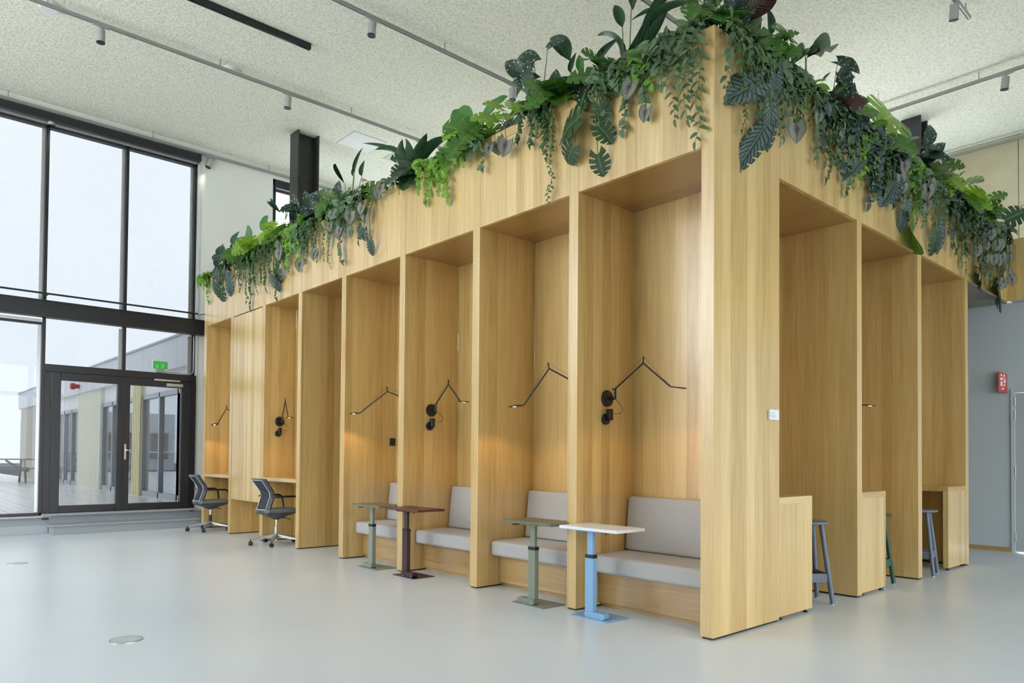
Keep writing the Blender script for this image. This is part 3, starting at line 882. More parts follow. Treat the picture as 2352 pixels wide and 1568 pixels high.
def glyph(y0, y1, z0, z1):
    m = MB()
    for d in (0.0008, 0.0002):
        for (y, z) in ((y0,z0),(y1,z0),(y1,z1),(y0,z1)): m.v.append(redp(y, z, d))
    m.f += [(0,1,2,3),(7,6,5,4),(0,4,5,1),(1,5,6,2),(2,6,7,3),(3,7,4,0)]
    m.build('pictogram', WHT, t)
for r in ((0.092,0.08,2.255,2.285),(0.07,0.056,2.248,2.278),(0.095,0.074,2.205,2.24),(0.068,0.052,2.222,2.236),(0.068,0.05,2.17,2.212),(0.093,0.076,2.13,2.19),(0.066,0.055,2.125,2.16),(0.084,0.064,2.085,2.105)):
    glyph(*r)
t = thing('exit_sign', 'green emergency exit light above the terrace doors', 'exit sign', (-0.53, 9.7, 2.46))
box('sign_bracket', M['track'], t, -0.585, -0.465, 9.70, 9.74, 2.462, 2.515)
box('sign_glass', plain('clear_sign_edge', (0.75,0.82,0.80), 0.2), t, -0.645, -0.405, 9.716, 9.724, 2.51, 2.655)
box('sign_face', plain('exit_green', (0.05,0.40,0.075), 0.35, emit=(0.08,0.6,0.12), estr=0.12), t, -0.632, -0.418, 9.710, 9.716, 2.52, 2.643)
PICT = plain('exit_pictogram', (0.18,0.62,0.22), 0.4)
m = MB().prism([(2.53,-0.60),(2.53,-0.55),(2.575,-0.555),(2.60,-0.575),(2.575,-0.595)], 'y', 9.7092, 9.7099).build('pictogram', PICT, t)
m = MB().prism([(2.54,-0.51),(2.54,-0.47),(2.60,-0.465),(2.615,-0.49),(2.59,-0.505)], 'y', 9.7092, 9.7099).build('pictogram', PICT, t)
cd = thing('sign_conduit', 'thin grey conduit from the exit light to the corner', 'conduit', (-0.2, 9.73, 2.47))
MB().tube([(-0.46,9.725,2.475),(-0.08,9.725,2.475),(-0.03,9.725,2.49),(-0.015,9.725,2.53),(-0.015,9.725,3.1)],0.007,6).build('pipe', M['alu'], cd, smooth=True)
for x in (-0.35,-0.2): MB().box(x-0.006,x+0.006,9.717,9.74,2.467,2.484).build('clip', M['alu'], cd)
# ================================================================== ceiling fittings and columns
LENS = plain('spot_lens', (1,0.95,0.85), 0.3, emit=(1.0,0.90,0.74), estr=3.5)
SPOTB = plain('grey_spot_body', (0.36,0.37,0.345), 0.42)
SPOT_W = 90.0
ZT = 6.15
def track(label, axis, at, a, c):
    mid = (a+c)/2
    t = thing('lighting_track', label, 'track', (mid, at, ZT) if axis == 'x' else (at, mid, ZT), group='grey ceiling light tracks')
    if axis == 'x':
        MB().box(a, c, at-0.018, at-0.008, ZT-0.016, ZT+0.018).box(a, c, at+0.008, at+0.018, ZT-0.016, ZT+0.018).box(a, c, at-0.018, at+0.018, ZT+0.018, ZT+0.022).build('rail', M['track'], t)
        box('conductor', M['alu'], t, a, c, at-0.008, at+0.008, ZT-0.004, ZT+0.017)
    else:
        MB().box(at-0.018, at-0.008, a, c, ZT-0.016, ZT+0.018).box(at+0.008, at+0.018, a, c, ZT-0.016, ZT+0.018).box(at-0.018, at+0.018, a, c, ZT+0.018, ZT+0.022).build('rail', M['track'], t)
        box('conductor', M['black'], t, at-0.008, at+0.008, a, c, ZT-0.004, ZT+0.017)
    q = a + 0.7
    while q < c:
        p = (q, at) if axis == 'x' else (at, q)
        MB().tube([(p[0],p[1],ZT+0.02),(p[0],p[1],ZC)],0.006,6).build('hanger', M['track'], t)
        q += 1.9
    return t
track('grey light track in front of the tall window blind', 'x', 9.70, -9.0, 6.7)
track('grey light track passing over the far half of the block, left of the black bar', 'x', 6.82, -9.0, 6.5)
track('grey light track crossing above the middle of the block', 'x', 4.545, -9.0, 6.5)
track('grey light track seen behind the column at the corner', 'x', 2.25, -9.0, 6.5)
track('short end of a grey light track at the top right of the picture', 'x', -0.04, -9.0, 5.13)
track('grey light track above the right end of the short face', 'y', 6.757, -8.0, 9.0)
track('grey light track along the concrete wall', 'y', 9.12, -8.0, 9.0)

def spot(p, axis, tilt, label, watts=None):
    t = thing('track_spotlight', label, 'spotlight', (p[0], p[1], ZT), group='grey cylinder track spotlights')
    k = dict(world=False)
    ax = Vector((1,0,0)) if axis == 'x' else Vector((0,1,0))
    a, c = (0.09, 0.014) if axis == 'x' else (0.014, 0.09)
    MB().box(-a, a, -c, c, -0.032, -0.014).build('adapter', SPOTB, t, bevel=0.003, **k)
    MB().tube([(0,0,-0.03),(0,0,-0.062)], 0.009, 8).build('neck', SPOTB, t, **k)
    rot = Euler((tilt[0], tilt[1], 0))
    m = MB().lathe([(0.040,0.0),(0.046,-0.004),(0.046,-0.155),(0.044,-0.158),(0.040,-0.155),(0.039,-0.135)], 24)
    body = m.build('housing', SPOTB, t, smooth=True, **k); body.location = (0,0,-0.058); body.rotation_euler = rot
    m = MB().lathe([(0.0385,-0.137),(0.0385,-0.139)], 20)
    lens = m.build('lens', LENS, body, **k)
    m = MB()
    for q in range(24):
        pass
    m.lathe([(0.0462,-0.151),(0.0468,-0.153),(0.0468,-0.159),(0.0425,-0.161),(0.0425,-0.157)], 24)
    m.build('bezel', M['black'], body, smooth=True, **k)
    ld = bpy.data.lights.new('spot_light', 'SPOT'); ld.energy = SPOT_W if watts is None else watts; ld.color = (1.0,0.87,0.70)
    ld.spot_size = R_(48); ld.spot_blend = 0.9; ld.shadow_soft_size = 0.04
    lo = bpy.data.objects.new('spot_light', ld); COL.objects.link(lo); lo.parent = body
    lo.location = (0,0,-0.165)
    return t
spot((-2.07,9.70), 'x', (0,0), 'grey spotlight in front of the first tall window mullion', 30.0)
spot((0.21,9.70), 'x', (0.0,0.35), 'tilted grey spotlight just right of the window blind end', 12.0)
spot((-2.07,6.82), 'x', (0,0), 'grey spotlight high above the tall windows, top left')
spot((0.226,6.82), 'x', (0.05,0.05), 'grey spotlight directly left above the far steel column')
spot((2.44,6.82), 'x', (0,0), 'grey spotlight half hidden by the strappy dark green plant')
spot((0.178,4.545), 'x', (0.0,0.08), 'grey spotlight near the top middle of the picture')
spot((2.33,4.545), 'x', (0,0), 'grey spotlight half hidden behind the lime monstera')
spot((6.757,0.0), 'y', (0.12,-0.05), 'grey spotlight on the track at the right edge')
spot((4.62,-0.04), 'x', (0.15,-0.3), 'grey spotlight hanging at the top right')

bl = thing('linear_light', 'black linear light bar mounted on the ceiling', 'light bar', (-4.4, 5.72, 6.2))
MB().box(-9.0, 0.0, 5.695, 5.745, 6.195, ZC).build('housing', M['black'], bl, bevel=0.003)
MB().box(-8.98, -0.02, 5.705, 5.735, 6.192, 6.195).build('diffuser', plain('black_diffuser', (0.02,0.02,0.02), 0.2), bl)
CW = plain('ceiling_white', (0.74,0.75,0.72), 0.5)
for (x, y, lab) in ((-0.5,6.98,'white round ceiling speaker beside the long track'),(-2.55,7.02,'white round ceiling speaker cut by the top edge')):
    t = thing('ceiling_speaker', lab, 'speaker', (x, y, ZC), group='white round ceiling speakers')
    MB().lathe([(0.11,0.0),(0.11,-0.02),(0.10,-0.055),(0.09,-0.06)], 28).build('ring', CW, t, smooth=True, world=False)
    MB().lathe([(0.09,-0.058),(0.085,-0.062)], 24).build('grille', CW, t, world=False)
t = thing('sprinkler', 'small white sprinkler head in the ceiling', 'sprinkler', (2.1, 4.26, ZC))
MB().lathe([(0.035,0.0),(0.03,-0.012),(0.012,-0.016),(0.008,-0.05),(0.018,-0.055),(0.018,-0.058)], 16).build('head', CW, t, smooth=True, world=False)
for (x, y, m_, lab) in ((1.915,7.76,CW,'white square ceiling hatch right of the far column'),(2.80,7.76,plain('hatch_grey',(0.55,0.56,0.53),0.5),'grey square ceiling hatch behind the strappy plant')):
    t = thing('ceiling_hatch', lab, 'hatch', (x, y, ZC), group='square ceiling hatches')
    MB().box(-0.29,0.29,-0.29,0.29,-0.006,0.0).build('panel', m_, t, bevel=0.001, world=False)
    MB().box(-0.30,0.30,-0.30,0.30,-0.003,0.0).build('rim', M['track'], t, world=False)
for (x, y, lab) in ((6.3,1.39,'small wire hook hanging from the ceiling above the right plants'),):
    t = thing('ceiling_hook', lab, 'hook', (x, y, ZC))
    MB().tube([(0,0,0),(0,0,-0.03),(0.012,0,-0.045),(0,0,-0.06),(-0.012,0,-0.045)],0.003,5).build('hook', M['track'], t, world=False)
    MB().tube([(0,0,-0.06),(0,0,-0.6)],0.0012,4).build('wire', M['track'], t, world=False)

def steel_column(x0, x1, y0, y1, label):
    t = thing('steel_column', label, 'column', ((x0+x1)/2, (y0+y1)/2, 3.74), group='dark steel columns')
    S = M['steel_col']
    MB().box(x0, x0+0.022, y0, y1, 3.74, ZC).build('flange', S, t, bevel=0.002)
    MB().box(x1-0.022, x1, y0, y1, 3.74, ZC).build('flange', S, t, bevel=0.002)
    ym = (y0+y1)/2
    MB().box(x0+0.022, x1-0.022, ym-0.007, ym+0.007, 3.74, ZC).build('web', S, t)
steel_column(0.937, 1.30, 8.005, 8.285, 'dark steel column nearest the tall windows')
steel_column(4.10, 4.45, 3.56, 3.83, 'dark steel column behind the tall leaves at the corner')
steel_column(7.465, 7.76, 1.235, 1.507, 'dark steel column above the right end of the short face')

# ---- round floor boxes
for (x, y, r, lab) in ((-2.795,2.405,0.095,'round steel floor socket cover in the foreground'),(-2.80,6.56,0.095,'round steel floor socket cover near the left edge')):
    t = thing('floor_box', lab, 'floor socket', (x, y, 0), group='round floor socket covers')
    MB().lathe([(r,0.0),(r,0.004),(r-0.012,0.0045)], 36).build('rim', M['alu'], t, smooth=True, world=False)
    MB().lathe([(r-0.012,0.004),(r-0.014,0.0052)], 36).build('lid', plain('lid_grey',(0.50,0.53,0.55),0.4), t, world=False)

# ================================================================== the terrace outside
ZD = 0.25
dk = sroot('terrace_deck', 'pale weathered timber terrace deck')
DECK = wood('weathered_deck', 'y', light=(0.94,0.92,0.88), dark=(0.82,0.79,0.75), strip=0.6, rough=0.45)
pl = MB().box(-0.068,0.068,0,28.0,-0.03,0.0).build('plank', DECK, dk, world=False)
pl.location = (0.55, YW+0.16, ZD)
for i in range(1, 80):
    share(pl, 'plank', dk, (0.55-0.142*i, YW+0.16, ZD+0.001*((i*7)%3)))
struct(box('terrace_base', plain('terrace_subfloor',(0.10,0.10,0.10),0.9), None, -40, 40, YW+0.15, 80, -0.4, ZD-0.035), 'dark terrace base under the deck boards')

struct(box('ground', plain('unseen_ground', (0.30,0.30,0.29), 0.9), None, -60, 60, -70, YB-0.3, -0.5, -0.3), 'unseen paving added behind the camera to limit upward light')  # added out of view to limit upward light through the back windows
XF = 0.64
fc = thing('terrace_pavilion', 'grey clad building along the right side of the terrace', 'building', (3.0, 20.0, 0))
PAR = plain('grey_cladding_panel', (0.80,0.83,0.86), 0.5, noise=0.04, nscale=3)
WB = plain('white_fascia', (0.94,0.95,0.97), 0.5)
GF = plain('grey_window_frame', (0.50,0.52,0.54), 0.4)
ys = [9.95,12.2,14.4,17.0,19.6,22.2,24.8,27.4,31.0]
for i in range(len(ys)-1):
    box('parapet_panel', PAR, fc, XF-0.16, 6.0, ys[i]+0.004, ys[i+1]-0.004, 2.85, 3.45)
box('parapet_cap', plain('cap_metal',(0.5,0.52,0.54),0.4), fc, XF-0.19, 6.0, 9.95, 31.05, 3.45, 3.49)
box('fascia', WB, fc, XF-0.03, 6.0, 9.95, 31.0, 2.45, 2.85)
SL1 = plain('pale_slat_cladding', (0.92,0.92,0.80), 0.6)
SL2 = plain('yellow_slat_cladding', (0.92,0.87,0.58), 0.6)
SL3 = plain('taupe_slat_cladding', (0.70,0.68,0.61), 0.6)
def slats(y0, y1, mat):
    s = box('slat_backing', mat, fc, XF-0.08, 6.0, y0, y1, ZD, 2.85)
    m = MB(); q = y0
    while q < y1-0.02:
        m.box(XF-0.12, XF-0.08, q+0.005, min(q+0.075, y1), ZD, 2.85); q += 0.13
    m.build('slats', mat, s)
slats(14.75, 15.35, SL2); slats(18.3, 20.9, SL1); slats(26.9, 30.6, SL3)
slats(23.95, 24.25, SL2)
WIN = plain('terrace_window_glass', (0.03,0.035,0.04), 0.02, spec=1.0)
b_ = WIN.node_tree.nodes['Principled BSDF']; b_.inputs['Metallic'].default_value = 0.75; b_.inputs['Base Color'].default_value = (0.5,0.54,0.57,1)
def glazing(y0, y1, nm):
    w = box('window', WIN, fc, XF-0.02, 6.0, y0, y1, ZD+0.1, 2.45)
    st = (y1-y0)/nm
    for i in range(nm+1):
        c = y0+i*st
        box('window_post', GF, w, XF-0.07, XF, c-0.035, c+0.035, ZD, 2.45)
    box('window_head', GF, w, XF-0.07, XF, y0, y1, 2.36, 2.46)
    box('window_sill', GF, w, XF-0.07, XF, y0, y1, ZD, ZD+0.11)
glazing(9.95, 12.35, 2); glazing(12.35, 14.75, 2); glazing(15.35, 18.3, 3); glazing(20.9, 23.95, 3); glazing(24.25, 26.9, 2); glazing(30.6, 31.0, 1)
t = thing('alarm_beacon', 'small red alarm beacon on the pavilion parapet', 'beacon', (XF-0.16, 20.55, 3.04))
MB().lathe([(0.06,0.0),(0.06,-0.10),(0.09,-0.11),(0.09,-0.20),(0.06,-0.22)], 16, axis='x').build('lens', RED, t, smooth=True, world=False)
MB().lathe([(0.05,0.12),(0.05,0.0)], 12, axis='x').build('mount', RED, t, world=False)
# lower building opposite, reflected in the pavilion windows
op = thing('brick_building', 'low brown brick building across the terrace, seen mirrored in the pavilion windows', 'building', (-14, 20, 0))
BRK = plain('brown_brick', (0.42,0.26,0.20), 0.8, noise=0.3, nscale=30)
box('wall', BRK, op, -16, -12, 8.0, 24, 0, 3.0)
box('roof_band', PAR, op, -16.2, -11.8, 8.0, 24.2, 3.0, 3.9)
# far block on the left
fb = thing('far_building', 'pale building at the far end of the terrace', 'building', (-1, 44, 0))
PALEB = plain('pale_facade', (0.70,0.72,0.73), 0.7)
box('wall', PALEB, fb, -9.0, -1.0, 44, 50, 0, 3.6)
box('slat_panel', SL1, fb, -3.2, -1.2, 43.9, 44.0, 0.25, 2.6)
for i in range(4):
    w = box('window', WIN, fb, -8.6+1.2*i, -7.6+1.2*i, 43.95, 44.0, 0.9, 2.4)
    box('window_head', GF, w, -8.65+1.2*i, -7.55+1.2*i, 43.9, 43.95, 2.4, 2.5)
# picnic table
PT = plain('weathered_bench_timber', (0.40,0.39,0.37), 0.7, noise=0.15, nscale=12)
t = thing('picnic_table', 'weathered timber picnic table on the terrace', 'table', (-1.0, 24.5, ZD))
k = dict(world=False)
for i in range(5): MB().box(-1.0,1.0,-0.36+0.145*i,-0.36+0.145*i+0.135,0.70,0.74).build('top_board', PT, t, **k)
for s in (-1, 1):
    for i in range(2): MB().box(-1.0,1.0,s*0.70-0.14+0.145*i,s*0.70-0.14+0.145*i+0.135,0.42,0.455).build('bench_board', PT, t, **k)
for x in (-0.75, 0.75):
    for s in (-1, 1):
        MB().prism([(s*0.24,0.70),(s*0.33,0.70),(s*0.66,0.0),(s*0.56,0.0)] if s > 0 else [(s*0.56,0.0),(s*0.66,0.0),(s*0.33,0.70),(s*0.24,0.70)], 'x', x-0.025, x+0.025).build('leg', PT, t, **k)
    MB().box(x+0.026,x+0.06,-0.85,0.85,0.34,0.42).build('bench_bearer', PT, t, **k)
    MB().tube([(x,0,0.36),(x*0.4,0,0.69)],0.03,4).build('brace', PT, t, **k)
# railing along the open edge of the terrace
t = thing('terrace_railing', 'glass railing with a pale handrail along the far terrace edge', 'railing', (-5.5, 36.0, ZD))
MB().box(-6.0, 5.6, -0.02, 0.02, 1.0, 1.04).build('handrail', PALEB, t, world=False)
for i in range(9): MB().box(-6.0+1.4*i,-5.96+1.4*i,-0.02,0.02,0.0,1.0).build('post', M['alu'], t, world=False)
for i in range(8): MB().box(-5.95+1.4*i,-4.61+1.4*i,-0.005,0.005,0.08,0.98).build('pane', M['clear_glass'], t, world=False)
# ================================================================== plants along the top edges
rnd = random.Random(11)
def leaf_mat(name, base, vein, rim=None, dots=False, silver=None, center=None, back=None, rough=0.38, trans=0.18, varieg=None):
    m = bpy.data.materials.new(name); m.use_nodes = True
    n = m.node_tree.nodes; l = m.node_tree.links
    b = n['Principled BSDF']; out = n['Material Output']
    uv = n.new('ShaderNodeUVMap'); sp = n.new('ShaderNodeSeparateXYZ'); l.new(uv.outputs[0], sp.inputs[0])
    u, v = sp.outputs[0], sp.outputs[1]
    au = mathn(n, l, 'ABSOLUTE', mathn(n, l, 'SUBTRACT', mathn(n, l, 'MULTIPLY', u, 2.0), 1.0))
    oi = n.new('ShaderNodeObjectInfo')
    def mixc(fac, A, B):
        q = n.new('ShaderNodeMix'); q.data_type = 'RGBA'; q.clamp_factor = True
        l.new(fac, q.inputs['Factor'])
        for s_, x in (('A', A), ('B', B)):
            if isinstance(x, tuple): q.inputs[s_].default_value = (*x, 1)
            else: l.new(x, q.inputs[s_])
        return q.outputs['Result']
    def rng(x, a, c, lo=0.0, hi=1.0):
        q = n.new('ShaderNodeMapRange'); q.clamp = True
        q.inputs['From Min'].default_value = a; q.inputs['From Max'].default_value = c
        q.inputs['To Min'].default_value = lo; q.inputs['To Max'].default_value = hi
        l.new(x, q.inputs['Value']); return q.outputs['Result']
    tcn = n.new('ShaderNodeTexCoord'); nz = n.new('ShaderNodeTexNoise'); nz.inputs['Scale'].default_value = 3.0
    l.new(uv.outputs[0], nz.inputs['Vector'])
    col = mixc(mathn(n, l, 'MULTIPLY', oi.outputs['Random'], 0.55), base, tuple(min(1, c*1.55) for c in base))
    if varieg:
        col = mixc(rng(nz.outputs['Fac'], 0.52, 0.6), col, varieg)
    # side veins
    w = n.new('ShaderNodeTexWave'); w.inputs['Scale'].default_value = 3.2; w.inputs['Distortion'].default_value = 0.6
    cb = n.new('ShaderNodeCombineXYZ')
    l.new(mathn(n, l, 'SUBTRACT', v, mathn(n, l, 'MULTIPLY', au, 0.33)), cb.inputs[0])
    l.new(cb.outputs[0], w.inputs['Vector'])
    if silver:
        band = mathn(n, l, 'MULTIPLY', rng(w.outputs['Fac'], 0.25, 0.7), rng(au, 0.08, 0.3))
        band = mathn(n, l, 'MULTIPLY', band, rng(au, 0.98, 0.72))
        col = mixc(band, col, silver)
    else:
        col = mixc(mathn(n, l, 'MULTIPLY', rng(w.outputs['Fac'], 0.8, 1.0), 0.35), col, vein)
    if center:
        col = mixc(rng(mathn(n, l, 'ADD', au, mathn(n, l, 'ABSOLUTE', mathn(n, l, 'SUBTRACT', v, 0.3))), 0.5, 0.1), col, center)
    if rim: col = mixc(rng(au, 0.8, 0.95), col, rim)
    col = mixc(rng(au, 0.07, 0.02), col, vein)
    if dots:
        vo = n.new('ShaderNodeTexVoronoi'); vo.inputs['Scale'].default_value = 9.0; vo.inputs['Randomness'].default_value = 0.9
        sc = n.new('ShaderNodeVectorMath'); sc.operation = 'MULTIPLY'; sc.inputs[1].default_value = (0.6, 1.0, 1.0)
        l.new(uv.outputs[0], sc.inputs[0]); l.new(sc.outputs[0], vo.inputs['Vector'])
        col = mixc(rng(vo.outputs['Distance'], 0.27, 0.2), col, (0.62, 0.66, 0.60))
    if back:
        g = n.new('ShaderNodeNewGeometry'); col = mixc(g.outputs['Backfacing'], col, back)
    l.new(col, b.inputs['Base Color']); b.inputs['Roughness'].default_value = rough
    bp = n.new('ShaderNodeBump'); bp.inputs['Strength'].default_value = 0.35; bp.inputs['Distance'].default_value = 0.004
    l.new(w.outputs['Fac'], bp.inputs['Height']); l.new(bp.outputs['Normal'], b.inputs['Normal'])
    tr = n.new('ShaderNodeBsdfTranslucent'); l.new(col, tr.inputs['Color'])
    mx = n.new('ShaderNodeMixShader'); mx.inputs['Fac'].default_value = trans
    l.new(b.outputs[0], mx.inputs[1]); l.new(tr.outputs[0], mx.inputs[2]); l.new(mx.outputs[0], out.inputs['Surface'])
    return m
LM = {
 'dark': leaf_mat('leaf_dark_monstera', (0.022,0.066,0.026), (0.14,0.24,0.09)),
 'mid': leaf_mat('leaf_mid_green', (0.060,0.165,0.022), (0.16,0.30,0.06), trans=0.3),
 'lime': leaf_mat('leaf_lime', (0.20,0.38,0.030), (0.38,0.52,0.10), trans=0.35),
 'deep': leaf_mat('leaf_deep_green', (0.017,0.062,0.026), (0.05,0.13,0.05)),
 'paddle': leaf_mat('leaf_banana_green', (0.055,0.190,0.045), (0.20,0.36,0.12), trans=0.3),
 'blue': leaf_mat('leaf_blue_silver', (0.024,0.058,0.048), (0.16,0.22,0.18), silver=(0.135,0.19,0.185)),
 'silver': leaf_mat('leaf_silver_heart', (0.060,0.140,0.042), (0.12,0.22,0.08), silver=(0.21,0.30,0.21)),
 'rex': leaf_mat('leaf_silver_purple', (0.13,0.16,0.115), (0.085,0.035,0.045), silver=(0.285,0.30,0.25), center=(0.070,0.032,0.040), rim=(0.075,0.12,0.06), back=(0.16,0.06,0.06)),
 'mac': leaf_mat('leaf_spotted', (0.016,0.046,0.028), (0.05,0.10,0.05), dots=True, back=(0.060,0.032,0.024)),
 'ivy': leaf_mat('leaf_dark_trailing', (0.034,0.088,0.022), (0.11,0.19,0.06)),
 'fine': leaf_mat('leaf_fine_green', (0.072,0.155,0.030), (0.15,0.25,0.06)),
 'grey': leaf_mat('leaf_grey_green', (0.072,0.140,0.058), (0.19,0.28,0.15), rim=(0.14,0.23,0.11)),
 'pothos': leaf_mat('leaf_variegated_lime', (0.155,0.36,0.035), (0.30,0.48,0.10), varieg=(0.36,0.52,0.10), trans=0.35),
 'wine': leaf_mat('leaf_wine_red', (0.060,0.018,0.018), (0.10,0.04,0.04)),
}
STEM = plain('green_stem', (0.10,0.17,0.05), 0.5)
STEMD = plain('dark_stem', (0.055,0.050,0.028), 0.6)

# ---- leaf templates: list of (x across, y along, z), uv, faces; unit length, unit half-width handled by scale
def tmpl(width, rows, fold, curl, cord=0.0, pts=5, wave=0.0):
    V, U, Fc = [], [], []
    pos = Vector((0,0,0)); ang = 0.0; path = []
    n = rows
    for j in range(n+1):
        t = j/n
        path.append((pos.copy(), ang))
        ang -= curl/n
        pos = pos + Vector((0, math.cos(ang), math.sin(ang)))/n
    for j in range(n+1):
        t = j/n; w = width(t)
        p, a = path[j]
        for i in range(pts):
            s = -1 + 2*i/(pts-1)
            back = -cord*abs(s)**1.4*(1-t)**3
            x = s*w
            lift = fold*abs(s)*w + wave*math.sin(t*17+i)*abs(s)
            V.append((x, p.y + back - math.sin(a)*lift, p.z + math.cos(a)*lift)); U.append(((s+1)/2, t))
    for j in range(n):
        for i in range(pts-1):
            k = j*pts+i
            Fc.append((k, k+1, k+pts+1, k+pts))
    return V, U, Fc
def mono_t(slit=0.26, aspect=0.55, curl=0.45, lobes=5, inner=0.34):
    V, U, Fc = [], [], []
    def wd(t): return aspect*(math.sin(PI*min(1,(t*0.88+0.12)))**0.7) if t < 1 else 0.0
    def P(s, t):
        w = wd(min(t,0.995))
        y = t - 0.34*abs(s)**1.5*(1-t)**2 + 0.16*abs(s)*t*(1-t)
        z = 0.20*abs(s)*w - curl*0.45*t*t - 0.10*s*s*w
        return (s*w, y, z)
    for side in (-1, 1):
        for k in range(lobes):
            t0, t1 = k/lobes, (k+1)/lobes
            g = slit*(t1-t0)*0.5
            g0, g1 = (0.0 if k == 0 else g), (g if k < lobes-1 else g*0.3)
            b = len(V)
            rows = [(0.0,t0,t1),(inner,t0,t1),(inner+0.14,t0+g0*0.6,t1-g1*0.5),(0.84,t0+g0,t1-g1),(1.0,t0+g0*1.35,t1-g1*1.25)]
            for s, a, c in rows:
                for tt in (a, c):
                    V.append(P(side*s, tt)); U.append(((side*s+1)/2, tt))
            for r in range(len(rows)-1):
                q = b+r*2
                f = (q, q+2, q+3, q+1)
                Fc.append(f if side > 0 else f[::-1])
    return V, U, Fc
ov = lambda a, p=1.0, q=0.8: (lambda t: a*(math.sin(PI*min(max(t,0.0),1.0)**p)**q) + 0.001)
TEMPL = {
 'monstera': mono_t(),
 'slit': mono_t(slit=0.22, aspect=0.32, curl=0.7, lobes=8, inner=0.5),
 'spear': tmpl(lambda t: 0.5*(math.sin(PI*t**0.62)**0.9)+0.004*(1-t), 9, 0.35, 0.35),
 'paddle': tmpl(lambda t: 0.5*(math.sin(PI*t**0.72)**0.55)+0.004, 10, 0.22, 0.55, wave=0.012),
 'heart': tmpl(lambda t: 0.42*math.cos(t*PI/2)**0.7*(0.75+0.45*math.sin(PI*t))+0.002, 5, 0.25, 0.5, cord=0.28),
 'rex': tmpl(lambda t: 0.46*math.cos(t*PI/2)**0.75*(0.8+0.4*math.sin(PI*t))+0.002, 6, 0.3, 0.7, cord=0.3, wave=0.02),
 'wing': tmpl(lambda t: 0.26*math.cos(t*PI/2)**0.6*(0.7+0.6*math.sin(PI*t))+0.002, 7, 0.35, 0.6, cord=0.22, wave=0.012),
 'oval': tmpl(ov(0.26, 0.85), 4, 0.3, 0.5, pts=3),
 'lance': tmpl(ov(0.19, 0.75), 5, 0.35, 0.5, pts=3),
 'ivy': tmpl(lambda t: [0.34,0.42,0.24,0.16,0.0][min(4,int(round(t*4)))]+0.002, 4, 0.2, 0.4, cord=0.15, pts=3),
}
LCACHE = {}
def leaf_mesh(kind, mat):
    if (kind, mat) in LCACHE: return LCACHE[(kind, mat)]
    V, U, Fc = TEMPL[kind]
    me = make_uv_mesh('leaf_'+kind+'_'+mat, V, U, Fc); me.materials.append(LM[mat])
    LCACHE[(kind, mat)] = me
    return me
def make_uv_mesh(name, V, U, Fc):
    me = bpy.data.meshes.new(name); me.from_pydata([tuple(v) for v in V], [], Fc)
    ul = me.uv_layers.new(name='UVMap')
    flat = []
    for lp in me.loops: flat += list(U[lp.vertex_index])
    ul.data.foreach_set('uv', flat)
    me.polygons.foreach_set('use_smooth', [True]*len(me.polygons))
    me.update(); return me
def frame(base, d, nrm, size, wr=None):
    y = Vector(d).normalized(); z = Vector(nrm); z = z - y*z.dot(y)
    if z.length < 1e-4: z = Vector((0.3,0.2,1)) - y*y.dot(Vector((0.3,0.2,1)))
    z.normalize(); x = y.cross(z)
    sx = size*(wr if wr else 1.0)
    return Matrix(((x.x*sx,y.x*size,z.x*size,base[0]),(x.y*sx,y.y*size,z.y*size,base[1]),(x.z*sx,y.z*size,z.z*size,base[2]),(0,0,0,1)))
class Plant:
    def __init__(s, name, label, cat, root, group=None, joined=False):
        s.root = Vector(root); s.t = thing(name, label, cat, root, group=group)
        s.st = MB(); s.joined = joined; s.V = {}; s.stemmat = STEM; s.nleaf = 0
    def leaf(s, kind, mat, base, d, nrm, size, wr=None):
        mtx = frame(Vector(base)-s.root, d, nrm, size, wr)
        s.nleaf += 1
        if s.joined:
            V, U, Fc = TEMPL[kind]
            A = s.V.setdefault(mat, ([],[],[])); o = len(A[0])
            for v in V: A[0].append(mtx @ Vector(v))
            A[1].extend(U)
            for f in Fc: A[2].append(tuple(i+o for i in f))
        else:
            o = bpy.data.objects.new('leaf', leaf_mesh(kind, mat)); COL.objects.link(o)
            o.parent = s.t; o.matrix_local = mtx
    def stem(s, pts, r0=0.005, r1=0.003, n=5):
        k = len(pts); s.st.tube([Vector(p)-s.root for p in pts], [r0+(r1-r0)*i/(k-1) for i in range(k)], n)
    def strap(s, pts, w, mat):
        """long arching strap leaf through three points"""
        a, b, c = (Vector(p)-s.root for p in pts)
        V, U, Fc = [], [], []; n = 10
        c1 = b*2 - (a+c)*0.5
        for j in range(n+1):
            t = j/n
            p = a*(1-t)**2 + c1*2*t*(1-t) + c*t*t
            d = (c1-a)*(1-t)*2 + (c-c1)*2*t
            d.normalize(); sd = d.cross(Vector((0.35,0.5,1))).normalized(); up = sd.cross(d)
            ww = w*0.5*(math.sin(PI*(0.08+0.92*t)**0.7)**0.8 if t < 1 else 0.0)
            for q in (-1, 0, 1):
                V.append(p + sd*q*ww + up*abs(q)*ww*0.35); U.append(((q+1)/2, t))
        for j in range(n):
            for q in range(2):
                k = j*3+q; Fc.append((k,k+1,k+4,k+3))
        me = make_uv_mesh('leaf', V, U, Fc); me.materials.append(LM[mat])
        o = bpy.data.objects.new('leaf', me); COL.objects.link(o); o.parent = s.t
    def done(s):
        if s.st.v:
            s.st.build('stem', s.stemmat, s.t, smooth=True, world=False)
        for mat, (V, U, Fc) in s.V.items():
            me = make_uv_mesh('foliage', V, U, Fc); me.materials.append(LM[mat])
            o = bpy.data.objects.new('foliage', me); COL.objects.link(o); o.parent = s.t; o['kind'] = 'stuff'
        return s.t
def PP(side, s, out, z): return Vector((-out, s, z)) if side == 'L' else Vector((s, -out, z))
def NO(side): return Vector((-1,0,0)) if side == 'L' else Vector((0,-1,0))
